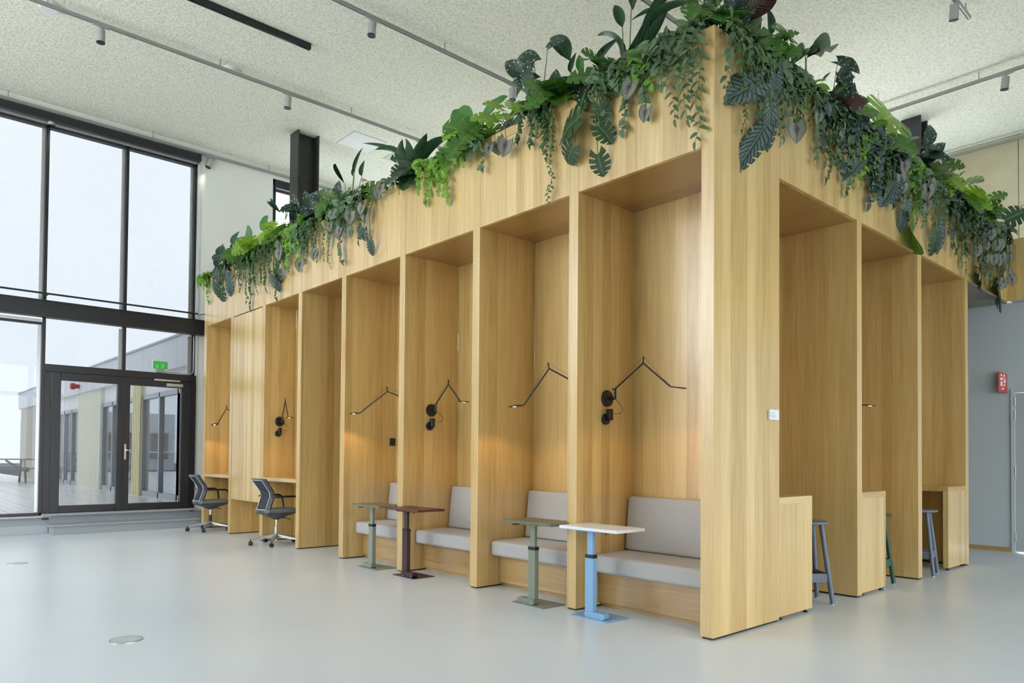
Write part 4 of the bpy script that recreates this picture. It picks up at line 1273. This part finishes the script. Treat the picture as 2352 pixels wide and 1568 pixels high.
def AL(side): return Vector((0,1,0)) if side == 'L' else Vector((1,0,0))
ZR = T
ORD = ['nearest the corner','second from the corner','third from the corner','fourth from the corner','fifth from the corner','sixth from the corner','seventh from the corner','eighth from the corner','ninth from the corner','tenth from the corner','eleventh from the corner','twelfth from the corner','thirteenth from the corner','fourteenth from the corner','fifteenth from the corner']
FACE = {'L': 'long face', 'R': 'short face'}
COUNT = {}
def ordlabel(side, key, phrase):
    k = COUNT.get((side, key), 0); COUNT[(side, key)] = k+1
    return '%s, %s on the %s' % (phrase, ORD[min(k, len(ORD)-1)], FACE[side])

VK = {  # kind: leaf template, material, size, spacing, phrase, name
 'pothos': ('heart','pothos',0.105,0.046,'lime variegated trailing vine','trailing_pothos'),
 'silver': ('heart','silver',0.095,0.040,'silver-green heart-leaved trailing vine','trailing_silver_vine'),
 'ivy': ('ivy','ivy',0.075,0.028,'dark green trailing vine','trailing_dark_vine'),
 'fine': ('oval','fine',0.056,0.019,'fine-leaved green trailing vine','trailing_fine_vine'),
 'grey': ('lance','grey',0.105,0.034,'grey-green narrow-leaved trailing vine','trailing_grey_vine'),
 'blue': ('heart','blue',0.105,0.045,'blue-green blotched trailing vine','trailing_blue_vine'),
}
def vine(side, s, kind, length, stems, spread=0.12):
    tk, mat, size, gap, phrase, nm = VK[kind]
    far = (side == 'L' and s > 3.9) or (side == 'R' and s > 3.4)
    root = PP(side, s, -0.12, 3.86)
    p = Plant(nm, ordlabel(side, kind, phrase), 'plant', root, 'trailing vines along the top edge', joined=far)
    p.stemmat = STEMD if kind in ('ivy','fine') else STEM
    N, A = NO(side), AL(side)
    stems = int(round(stems*1.35))
    for q in range(stems):
        L = length*(1.0 if q == 0 else rnd.uniform(0.22, 0.85))
        ds = (q-(stems-1)/2)*spread*0.8 + rnd.uniform(-0.03,0.03)
        sway = rnd.uniform(-0.12, 0.12)*L
        out = rnd.uniform(0.05, 0.11)
        pts = [PP(side, s+ds*0.4, -0.10, 3.87), PP(side, s+ds*0.7, -0.03, ZR+rnd.uniform(0.02,0.08)), PP(side, s+ds, out*0.9, ZR+rnd.uniform(-0.01,0.03))]
        m = max(4, int(L/0.07))
        for j in range(1, m+1):
            f = j/m
            pts.append(PP(side, s+ds+sway*f+0.018*math.sin(j*1.3+q), out*(1-0.35*f)+0.012*math.sin(j*2.1), ZR-L*f))
        p.stem(pts, 0.0035, 0.0016, 4)
        acc = 0.0; sd = 1
        for j in range(1, len(pts)):
            a, b = pts[j-1], pts[j]; seg = (b-a).length
            while acc < seg:
                base = a.lerp(b, acc/seg)
                d0 = (b-a).normalized()
                late = A*sd
                d = late*rnd.uniform(0.6,1.0) + Vector((0,0,-1))*rnd.uniform(0.25,0.9) + N*rnd.uniform(0.0,0.5)
                if j <= 2: d = late*0.6 + N*rnd.uniform(0.2,0.9) + Vector((0,0,rnd.uniform(-0.2,0.6)))
                nn = N*0.8 + Vector((0,0,rnd.uniform(0.1,0.8))) + A*rnd.uniform(-1.0,0.15)
                sz = size*rnd.uniform(0.65,1.2)*(1.0-0.35*(j/len(pts)))
                p.leaf(tk, mat, base, d, nn, sz)
                sd = -sd; acc += gap*rnd.uniform(0.7,1.3)*(0.6 if j <= 4 else 1.0)
            acc -= seg
        p.leaf(tk, mat, pts[-1], Vector((0,0,-1))+A*rnd.uniform(-.3,.3), N, size*0.6)
    return p.done()

CK = {
 'mono_mid': ('monstera','mid',0.21,'mid green split-leaf monstera','monstera'),
 'mono_lime': ('monstera','lime',0.20,'lime green split-leaf monstera','monstera'),
 'mono_dark': ('monstera','dark',0.21,'dark green split-leaf monstera','monstera'),
 'rex': ('rex','rex',0.108,'silver and purple leaved begonia','rex_begonia'),
 'mac': ('wing','mac',0.22,'white-spotted dark begonia','spotted_begonia'),
 'wine': ('monstera','wine',0.20,'wine red leaved plant','wine_philodendron'),
 'poth': ('heart','pothos',0.105,'bushy lime pothos','bushy_pothos'),
 'bush': ('lance','fine',0.115,'narrow-leaved green bush','narrow_leaf_bush'),
}
def clump(side, s, kind, n, rise=0.2, reach=0.22, hang=0.0, size=1.0):
    tk, mat, sz0, phrase, nm = CK[kind]
    far = ((side == 'L' and s > 6.2) or (side == 'R' and s > 5.4)) and kind in ('rex','poth','bush')
    root = PP(side, s, -0.16, 3.86)
    p = Plant(nm, ordlabel(side, kind, phrase), 'plant', root, 'leafy clumps along the top edge', joined=far)
    if kind in ('mac','wine','rex'): p.stemmat = STEMD
    N, A = NO(side), AL(side)
    n = int(round(n*(1.1 if kind == 'rex' else 1.6)))
    for q in range(n):
        a = rnd.uniform(-1.35, 1.35) if q % 5 else rnd.uniform(-2.6, 2.6)
        outd = N*math.cos(a) + A*math.sin(a)
        h = rise*rnd.uniform(0.35, 1.15); r = reach*rnd.uniform(0.45, 1.1)
        base = root + Vector((rnd.uniform(-.04,.04), rnd.uniform(-.04,.04), 0.02))
        tip = base + outd*r + Vector((0,0,h+0.08))
        drop = hang > 0 and rnd.random() < 0.5 and math.cos(a) > 0.1
        if drop:
            dz = hang*rnd.uniform(0.15, 1.0)
            tip = PP(side, s + math.sin(a)*reach*0.9, rnd.uniform(0.06,0.14), ZR-dz)
            over = PP(side, s + math.sin(a)*reach*0.5, 0.02, ZR+0.05)
            p.stem([base, over, over.lerp(tip,0.5)+N*0.04, tip], 0.004, 0.0022, 4)
            d = Vector((0,0,-1)) + A*rnd.uniform(-0.5,0.5) + N*rnd.uniform(0.0,0.35); nn = N*0.8 + Vector((0,0,0.3)) + A*rnd.uniform(-1.0,0.0)
        else:
            mid = base.lerp(tip, 0.55) + Vector((0,0,0.05))
            p.stem([base, mid, tip], 0.005 if sz0 > 0.15 else 0.003, 0.0025, 5)
            if kind == 'mac':
                d = outd*0.4 + Vector((0,0,rnd.uniform(-0.6,1.0))); nn = N*0.8 + Vector((0,0,0.25)) + A*rnd.uniform(-0.9,0.1)
            elif kind == 'bush':
                d = outd*0.7 + Vector((0,0,rnd.uniform(0.0,1.2))); nn = Vector((0,0,1)) - outd*0.3
            else:
                d = outd*rnd.uniform(0.6,1.0) + Vector((0,0,rnd.uniform(-0.95,0.35))) + A*rnd.uniform(-.4,.4)
                nn = Vector((0,0,rnd.uniform(0.25,0.8))) + N*rnd.uniform(0.5,0.9) + A*rnd.uniform(-0.8,0.1)
        p.leaf(tk, mat, tip, d, nn, sz0*size*rnd.uniform(0.75,1.3))
        if kind == 'bush':
            for e in range(4):
                bb = base.lerp(tip, 0.35+0.16*e); p.leaf(tk, mat, bb, d+A*rnd.uniform(-1,1)+N*rnd.uniform(-.5,.8), nn, sz0*rnd.uniform(0.6,1.0))
    return p.done()

# ---- single plants whose leaves stand out in the picture
SIG = [
    ('hanging_monstera', 'L', 'h', (-0.1, 0.887, 3.726), (-0.045, 0.913, 3.598), 1.0, 'monstera', 'dark'),
    ('hanging_monstera', 'L', 'h', (-0.1, 1.097, 3.703), (-0.045, 1.398, 3.696), 0.95, 'monstera', 'dark'),
    ('hanging_monstera', 'L', 'h', (-0.1, 0.894, 3.578), (-0.045, 0.804, 3.453), 1.0, 'monstera', 'dark'),
    ('hanging_monstera', 'L', 'h', (-0.1, 1.149, 3.514), (-0.045, 1.296, 3.434), 1.0, 'monstera', 'dark'),
    ('hanging_monstera', 'L', 'h', (-0.1, 0.905, 3.373), (-0.045, 0.889, 3.226), 0.95, 'monstera', 'dark'),
    ('corner_strelitzia', 'L', 'u', (0.16, 1.433, 4.377), (0.14, 1.666, 4.74), 0.33, 'spear', 'deep'),
    ('corner_strelitzia', 'L', 'u', (0.16, 1.432, 4.277), (0.14, 1.362, 4.422), 0.3, 'spear', 'deep'),
    ('corner_strelitzia', 'L', 'u', (0.16, 1.312, 4.23), (0.14, 1.324, 4.396), 0.4, 'spear', 'paddle'),
    ('corner_strelitzia', 'L', 'u', (0.16, 1.143, 4.218), (0.14, 0.935, 4.368), 0.3, 'spear', 'deep'),
    ('tall_strelitzia', 'L', 'u', (0.16, 0.893, 4.411), (0.14, 0.963, 4.649), 0.33, 'spear', 'deep'),
    ('tall_strelitzia', 'L', 'u', (0.16, 0.783, 4.704), (0.14, 0.786, 4.507), 0.5, 'spear', 'deep'),
    ('banana', 'L', 'u', (0.16, 2.771, 4.248), (0.14, 2.933, 4.618), 0.55, 'paddle', 'paddle'),
    ('banana', 'L', 'u', (0.16, 2.508, 4.278), (0.14, 2.25, 4.423), 0.35, 'paddle', 'paddle'),
    ('spears_mid', 'L', 'u', (0.16, 5.1, 4.392), (0.14, 5.426, 4.804), 0.1, 'spear', 'deep'),
    ('spears_mid', 'L', 'u', (0.16, 4.877, 4.448), (0.14, 4.732, 4.723), 0.07, 'spear', 'deep'),
    ('spears_mid', 'L', 'u', (0.16, 4.708, 4.369), (0.14, 4.65, 4.542), 0.35, 'spear', 'deep'),
    ('spears_mid', 'L', 'u', (0.16, 4.897, 4.422), (0.14, 4.904, 4.527), 0.3, 'spear', 'deep'),
    ('spears_far', 'L', 'u', (0.16, 6.844, 4.468), (0.14, 7.37, 4.855), 0.13, 'spear', 'deep'),
    ('spears_far', 'L', 'u', (0.16, 6.748, 4.444), (0.14, 6.818, 4.576), 0.3, 'spear', 'deep'),
    ('far_paddles', 'L', 'u', (0.16, 7.842, 4.289), (0.14, 8.488, 4.674), 0.42, 'paddle', 'paddle'),
    ('far_paddles', 'L', 'u', (0.16, 7.398, 4.342), (0.14, 7.376, 4.601), 0.5, 'paddle', 'paddle'),
    ('far_strelitzia', 'L', 'u', (0.16, 8.768, 4.202), (0.14, 9.195, 4.606), 0.3, 'spear', 'deep'),
    ('far_strelitzia', 'L', 'u', (0.16, 9.024, 4.21), (0.14, 9.363, 4.493), 0.35, 'spear', 'deep'),
    ('far_strelitzia', 'L', 'u', (0.16, 8.527, 4.377), (0.14, 8.363, 4.571), 0.5, 'spear', 'deep'),
    ('right_spear', 'R', 'u', (0.999, 0.16, 4.359), (0.974, 0.14, 4.603), 0.28, 'spear', 'deep'),
    ('right_spears', 'R', 'u', (1.327, 0.16, 4.261), (1.672, 0.14, 4.614), 0.2, 'spear', 'deep'),
    ('right_spears', 'R', 'u', (1.607, 0.16, 4.431), (2.259, 0.14, 4.857), 0.18, 'spear', 'deep'),
    ('right_spears', 'R', 'u', (1.592, 0.16, 4.446), (1.96, 0.14, 4.636), 0.2, 'spear', 'deep'),
    ('lime_monstera', 'R', 'u', (3.165, 0.16, 4.417), (3.596, 0.14, 4.681), 1.05, 'monstera', 'lime'),
    ('lime_monstera', 'R', 'u', (2.998, 0.16, 4.313), (3.424, 0.14, 4.32), 0.9, 'monstera', 'mid'),
    ('right_paddle', 'R', 'u', (3.368, 0.16, 4.258), (3.89, 0.14, 4.567), 0.3, 'paddle', 'paddle'),
    ('right_paddle', 'R', 'u', (3.65, 0.16, 4.343), (4.076, 0.14, 4.616), 0.3, 'spear', 'deep'),
    ('blue_philodendron', 'R', 'h', (0.41, -0.1, 3.7), (0.067, -0.045, 3.524), 0.6, 'monstera', 'blue'),
    ('blue_philodendron', 'R', 'h', (0.605, -0.1, 3.819), (0.673, -0.045, 3.633), 0.55, 'slit', 'blue'),
    ('blue_philodendron', 'R', 'h', (0.445, -0.1, 3.4), (0.228, -0.045, 3.114), 0.45, 'slit', 'blue'),
    ('blue_philodendron', 'R', 'h', (0.539, -0.1, 3.569), (0.613, -0.045, 3.293), 0.4, 'slit', 'blue'),
    ('right_hanging_monstera', 'R', 'h', (2.725, -0.1, 3.626), (2.615, -0.045, 3.426), 0.85, 'monstera', 'blue'),
    ('right_hanging_monstera', 'R', 'h', (3.046, -0.1, 3.528), (3.094, -0.045, 3.261), 0.4, 'slit', 'blue'),
    ('end_monstera', 'R', 'h', (5.96, -0.1, 3.291), (6.482, -0.045, 3.172), 1.0, 'monstera', 'dark'),
    ('end_monstera', 'R', 'h', (5.263, -0.1, 3.301), (5.636, -0.045, 3.195), 0.6, 'monstera', 'dark'),
    ('right_slit_leaf', 'R', 'h', (3.884, -0.1, 3.493), (4.148, -0.045, 3.195), 0.4, 'slit', 'blue'),
    ('right_slit_leaf', 'R', 'h', (3.82, -0.1, 3.396), (3.868, -0.045, 3.199), 0.5, 'monstera', 'dark'),
    ('pale_arrow', 'R', 'h', (3.152, -0.1, 3.29), (3.673, -0.045, 3.269), 0.7, 'heart', 'mid'),
    ('small_slit', 'R', 'h', (2.009, -0.1, 3.614), (1.888, -0.045, 3.478), 0.6, 'monstera', 'blue'),
    ('far_blue', 'L', 'h', (-0.1, 8.463, 3.907), (-0.045, 8.753, 3.741), 0.5, 'slit', 'blue'),
    ('far_blue', 'L', 'h', (-0.1, 8.165, 3.877), (-0.045, 8.447, 3.755), 0.5, 'slit', 'blue'),
    ('far_blue', 'L', 'h', (-0.1, 7.991, 3.762), (-0.045, 8.139, 3.442), 0.38, 'slit', 'blue'),
    ('far_blue', 'L', 'h', (-0.1, 8.546, 3.763), (-0.045, 8.819, 3.562), 0.4, 'slit', 'blue'),
    ('far_blue', 'L', 'h', (-0.1, 8.31, 3.643), (-0.045, 8.487, 3.457), 0.75, 'monstera', 'dark'),
    ('mid_hanging', 'L', 'h', (-0.1, 4.21, 3.597), (-0.045, 4.346, 3.493), 0.75, 'monstera', 'blue'),
    ('mid_hanging', 'L', 'h', (-0.1, 4.073, 3.431), (-0.045, 4.116, 3.279), 0.5, 'slit', 'blue'),
    ('dark_hanging', 'L', 'h', (-0.1, 6.473, 3.504), (-0.045, 6.43, 3.3), 0.6, 'slit', 'blue'),
    ('dark_hanging', 'L', 'h', (-0.1, 6.317, 3.554), (-0.045, 6.541, 3.422), 0.7, 'monstera', 'dark'),

]
SIGLAB = {
 'hanging_monstera': ('hanging_monstera','five-leaved dark monstera hanging on the header above the sage and white tables','dark'),
 'corner_strelitzia': ('bird_of_paradise','bird of paradise with spear leaves above the hanging monstera','deep'),
 'tall_strelitzia': ('bird_of_paradise','tall bird of paradise cut by the top edge beside the corner column','deep'),
 'banana': ('banana_plant','banana plant with two broad upright leaves above the burgundy table bay','paddle'),
 'spears_mid': ('spear_plant','thin spear-leaved plant right of the far steel column','deep'),
 'spears_far': ('spear_plant','thin spear-leaved plant left of the far steel column','deep'),
 'far_paddles': ('banana_plant','paddle-leaved plant above the cupboard front','paddle'),
 'far_strelitzia': ('bird_of_paradise','bird of paradise at the window end of the long face','deep'),
 'right_spear': ('spear_plant','single broad upright spear leaf just right of the corner','deep'),
 'right_spears': ('spear_plant','slanting spear leaves above the first counter bay','deep'),
 'lime_monstera': ('monstera','bright lime monstera leaf standing left of the right column','mid'),
 'right_paddle': ('banana_plant','slanting paddle leaf in front of the right column','paddle'),
 'blue_philodendron': ('hanging_philodendron','large blue-green philodendron hanging on the corner pier','blue'),
 'right_hanging_monstera': ('hanging_philodendron','blue-green split leaves hanging over the middle counter bay','blue'),
 'end_monstera': ('hanging_monstera','dark monstera leaf hanging lowest at the passage end','dark'),
 'right_slit_leaf': ('hanging_philodendron','slit leaves hanging over the last counter bay','blue'),
 'pale_arrow': ('arrow_leaf_plant','pale green arrow leaf hanging at the second pier of the short face','mid'),
 'small_slit': ('hanging_philodendron','small split leaf hanging over the second pier of the short face','blue'),
 'far_blue': ('hanging_philodendron','cluster of blue-silver leaves hanging by the window end','blue'),
 'mid_hanging': ('hanging_philodendron','two blue-green leaves hanging above the furthest bench','blue'),
 'dark_hanging': ('hanging_philodendron','dark slit leaves hanging above the desk right of the cupboard','blue'),
}
byid = {}
for e in SIG: byid.setdefault(e[0], []).append(e)
for pid, es in byid.items():
    side, mode = es[0][1], es[0][2]
    N, A = NO(side), AL(side)
    cs = sum((e[3][1] if side == 'L' else e[3][0]) for e in es)/len(es)
    root = PP(side, min(max(cs, 0.1), 9.1 if side == 'L' else 6.5), -0.16, 3.86)
    nm, lab, _ = SIGLAB[pid]
    p = Plant(nm, lab, 'plant', root)
    for (_, _, _, B, Tp, wr, kind, mat) in es:
        B, Tp = Vector(B), Vector(Tp); d = Tp-B; ln = d.length
        if mode == 'h':
            sa = B.y if side == 'L' else B.x
            over = PP(side, cs + (sa-cs)*0.35, 0.03, ZR+0.04)
            midp = over.lerp(B, 0.55) + N*0.03
            p.stem([root, over, midp, B], 0.0065, 0.004, 6)
            nn = N*0.75 + Vector((0,0,0.2)) + A*-0.75
        else:
            if B.z > Tp.z:
                p.stem([root, root.lerp(B,0.5)+Vector((0,0,0.25)), B+Vector((0,0,0.03)), B], 0.005, 0.003, 5)
            else:
                p.stem([root, root.lerp(B,0.5)+N*0.02, B], 0.006, 0.004, 5)
            nn = N*0.8 + A*-0.5 + Vector((0,0,0.25))
        base_w = {'monstera':1.0,'slit':0.62,'spear':1.0,'paddle':1.0,'heart':0.85}[kind]
        p.leaf(kind, mat, B, d, nn, ln, wr/base_w)
    p.done()
def straps(nm, lab, root, arcs, w):
    p = Plant(nm, lab, 'plant', root)
    for a in arcs:
        p.stem([p.root, Vector(a[0])], 0.008, 0.006, 6)
        p.strap(a, w*rnd.uniform(0.8,1.15), 'deep')
    p.done()
straps('dracaena', 'dark dracaena with arching strap leaves above the third booth', (0.16,3.70,3.86), [
 [(0.15,3.71,4.10),(0.18,4.069,4.45),(0.10,4.60,4.70)],[(0.15,3.726,4.12),(0.12,3.95,4.40),(0.05,4.25,4.50)],[(0.15,3.726,4.12),(0.18,3.807,4.372),(0.21,3.897,4.56)],
 [(0.15,3.685,4.11),(0.12,3.50,4.27),(0.05,3.27,4.36)],[(0.15,3.661,4.11),(0.18,3.383,4.30),(0.21,3.074,4.30)],[(0.16,3.7,4.1),(0.05,3.72,4.25),(0.02,3.66,4.42)]], 0.13)
straps('dracaena', 'tall dark dracaena with arching strap leaves beside the corner column', (0.16,0.78,3.86), [
 [(0.15,0.854,4.15),(0.18,0.637,4.40),(0.21,0.858,4.47)],[(0.15,0.76,4.15),(0.18,0.548,4.39),(0.21,0.209,4.28)],[(0.15,0.692,4.15),(0.18,0.586,4.297),(0.21,0.513,4.40)],
 [(0.15,0.876,4.2),(0.18,1.016,4.40),(0.21,1.194,4.50)],[(0.15,0.72,4.15),(0.18,0.548,4.46),(0.21,0.347,4.47)],[(0.15,0.78,4.15),(0.18,0.664,4.33),(0.21,0.532,4.50)],[(0.15,0.74,4.15),(0.2,0.6,4.48),(0.25,0.40,4.60)]], 0.085)

# ---- the rest of the planting, from the corner outwards
for a in [(0.20,'grey',0.74,3),(0.33,'grey',0.40,3),(0.46,'silver',0.28,2),(0.56,'pothos',0.24,2),(0.68,'silver',0.42,3),(0.84,'silver',0.46,3),(0.76,'fine',0.3,2),
          (1.50,'fine',0.80,2),(1.62,'ivy',0.42,3),(2.42,'silver',0.28,2),(2.62,'pothos',0.16,2),(3.02,'pothos',0.42,4),(3.75,'fine',0.14,3),(4.12,'fine',0.2,2),(4.38,'ivy',0.50,2),
          (4.72,'silver',0.34,3),(4.92,'silver',0.62,3),(5.30,'fine',0.62,4),(5.55,'ivy',0.4,3),(5.85,'silver',0.4,3),(6.05,'pothos',0.48,4),(6.3,'fine',0.5,3),(6.55,'ivy',0.78,4),(6.80,'fine',0.74,4),(7.05,'ivy',0.62,4),(7.3,'fine',0.6,3),(7.55,'ivy',0.78,4),
          (7.85,'fine',0.3,3),(8.45,'ivy',0.3,3),(8.75,'fine',0.25,3),(9.18,'pothos',0.40,3)]:
    vine('L', *a)
for a in [(0.22,'grey',0.48,4),(0.40,'fine',0.62,3),(0.55,'grey',0.66,3),(0.74,'silver',0.46,3),(0.92,'grey',0.5,3),(1.08,'silver',0.36,2),(1.24,'fine',0.42,4),(1.42,'grey',0.5,3),(1.58,'blue',0.5,3),(1.70,'ivy',0.62,3),(1.86,'silver',0.40,3),
          (2.0,'blue',0.5,3),(2.12,'silver',0.62,4),(2.3,'pothos',0.5,3),(2.46,'blue',0.62,3),(2.6,'silver',0.55,4),(2.8,'ivy',0.45,3),(3.0,'blue',0.5,4),(3.2,'silver',0.5,3),(3.36,'pothos',0.50,4),(3.55,'fine',0.6,4),
          (3.8,'silver',0.52,4),(4.05,'grey',0.58,4),(4.3,'fine',0.62,5),(4.55,'blue',0.55,4),(4.75,'ivy',0.6,4),(5.0,'silver',0.66,4),(5.25,'grey',0.7,5),(5.5,'blue',0.74,4),(5.75,'fine',0.7,5),(6.0,'silver',0.72,4),(6.25,'grey',0.7,4),(6.5,'ivy',0.6,4)]:
    vine('R', *a)
for a in [(0.10,'bush',7,0.32,0.12),(0.36,'poth',7,0.12,0.14),(0.62,'rex',7,0.1,0.16,0.42),(0.95,'mono_mid',6,0.14,0.22),(1.20,'mac',4,0.1,0.16),(1.42,'mono_mid',6,0.12,0.24),(1.56,'mac',5,0.1,0.16),(1.76,'mac',7,0.50,0.12),
          (2.02,'rex',6,0.1,0.16,0.2),(2.14,'mono_lime',7,0.2,0.22),(2.40,'mono_mid',6,0.14,0.24),(2.62,'mono_lime',6,0.22,0.22),(2.85,'mono_mid',4,0.06,0.2),(3.22,'poth',12,0.12,0.18),(3.45,'mono_dark',5,0.12,0.2),(3.95,'rex',6,0.12,0.2,0.1),
          (4.15,'mono_mid',4,0.12,0.2),(4.38,'rex',9,0.16,0.24,0.25),(4.62,'mono_dark',4,0.15,0.2),(4.82,'rex',10,0.16,0.24,0.3),(5.05,'mono_mid',6,0.2,0.24),(5.25,'mac',6,0.25,0.2),(5.5,'rex',8,0.1,0.2,0.5),(5.62,'mac',6,0.25,0.2),(5.92,'poth',14,0.18,0.22),
          (6.10,'mac',5,0.3,0.18),(6.35,'rex',10,0.1,0.2,0.55),(6.55,'mono_mid',6,0.18,0.24),(6.85,'mono_lime',6,0.26,0.22),(7.15,'poth',12,0.16,0.22),(7.4,'mono_lime',5,0.2,0.24),(7.7,'mono_mid',7,0.16,0.26),(8.1,'mac',6,0.2,0.2),(8.35,'wine',3,0.1,0.16),(8.95,'mac',4,0.15,0.16)]:
    clump('L', *a)
for a in [(0.26,'mono_mid',5,0.22,0.18),(0.42,'mac',6,0.42,0.14),(0.56,'bush',7,0.25,0.18),(0.80,'mono_mid',8,0.26,0.22),(1.10,'rex',7,0.14,0.2,0.42),(1.40,'poth',8,0.1,0.18),(1.62,'bush',6,0.2,0.2),(1.86,'wine',3,0.24,0.12),(2.0,'mac',8,0.52,0.14),(2.28,'mono_mid',6,0.2,0.22),
          (2.56,'poth',9,0.16,0.2),(2.78,'mono_mid',5,0.14,0.24),(2.95,'rex',6,0.1,0.2,0.5),(3.3,'bush',7,0.2,0.2),(3.62,'rex',6,0.14,0.2,0.3),(3.85,'mac',8,0.42,0.16),(4.1,'mono_mid',5,0.24,0.22),(4.35,'mono_lime',5,0.28,0.2),(4.6,'bush',7,0.2,0.22),(4.85,'mono_mid',6,0.22,0.24),
          (5.15,'mono_lime',6,0.26,0.24),(5.4,'rex',8,0.14,0.22,0.5),(5.62,'mono_mid',6,0.24,0.24),(5.85,'rex',12,0.14,0.22,0.7),(6.1,'rex',12,0.14,0.22,0.75),(6.25,'mono_dark',5,0.2,0.24),(6.45,'rex',10,0.1,0.2,0.6)]:
    clump('R', *a)
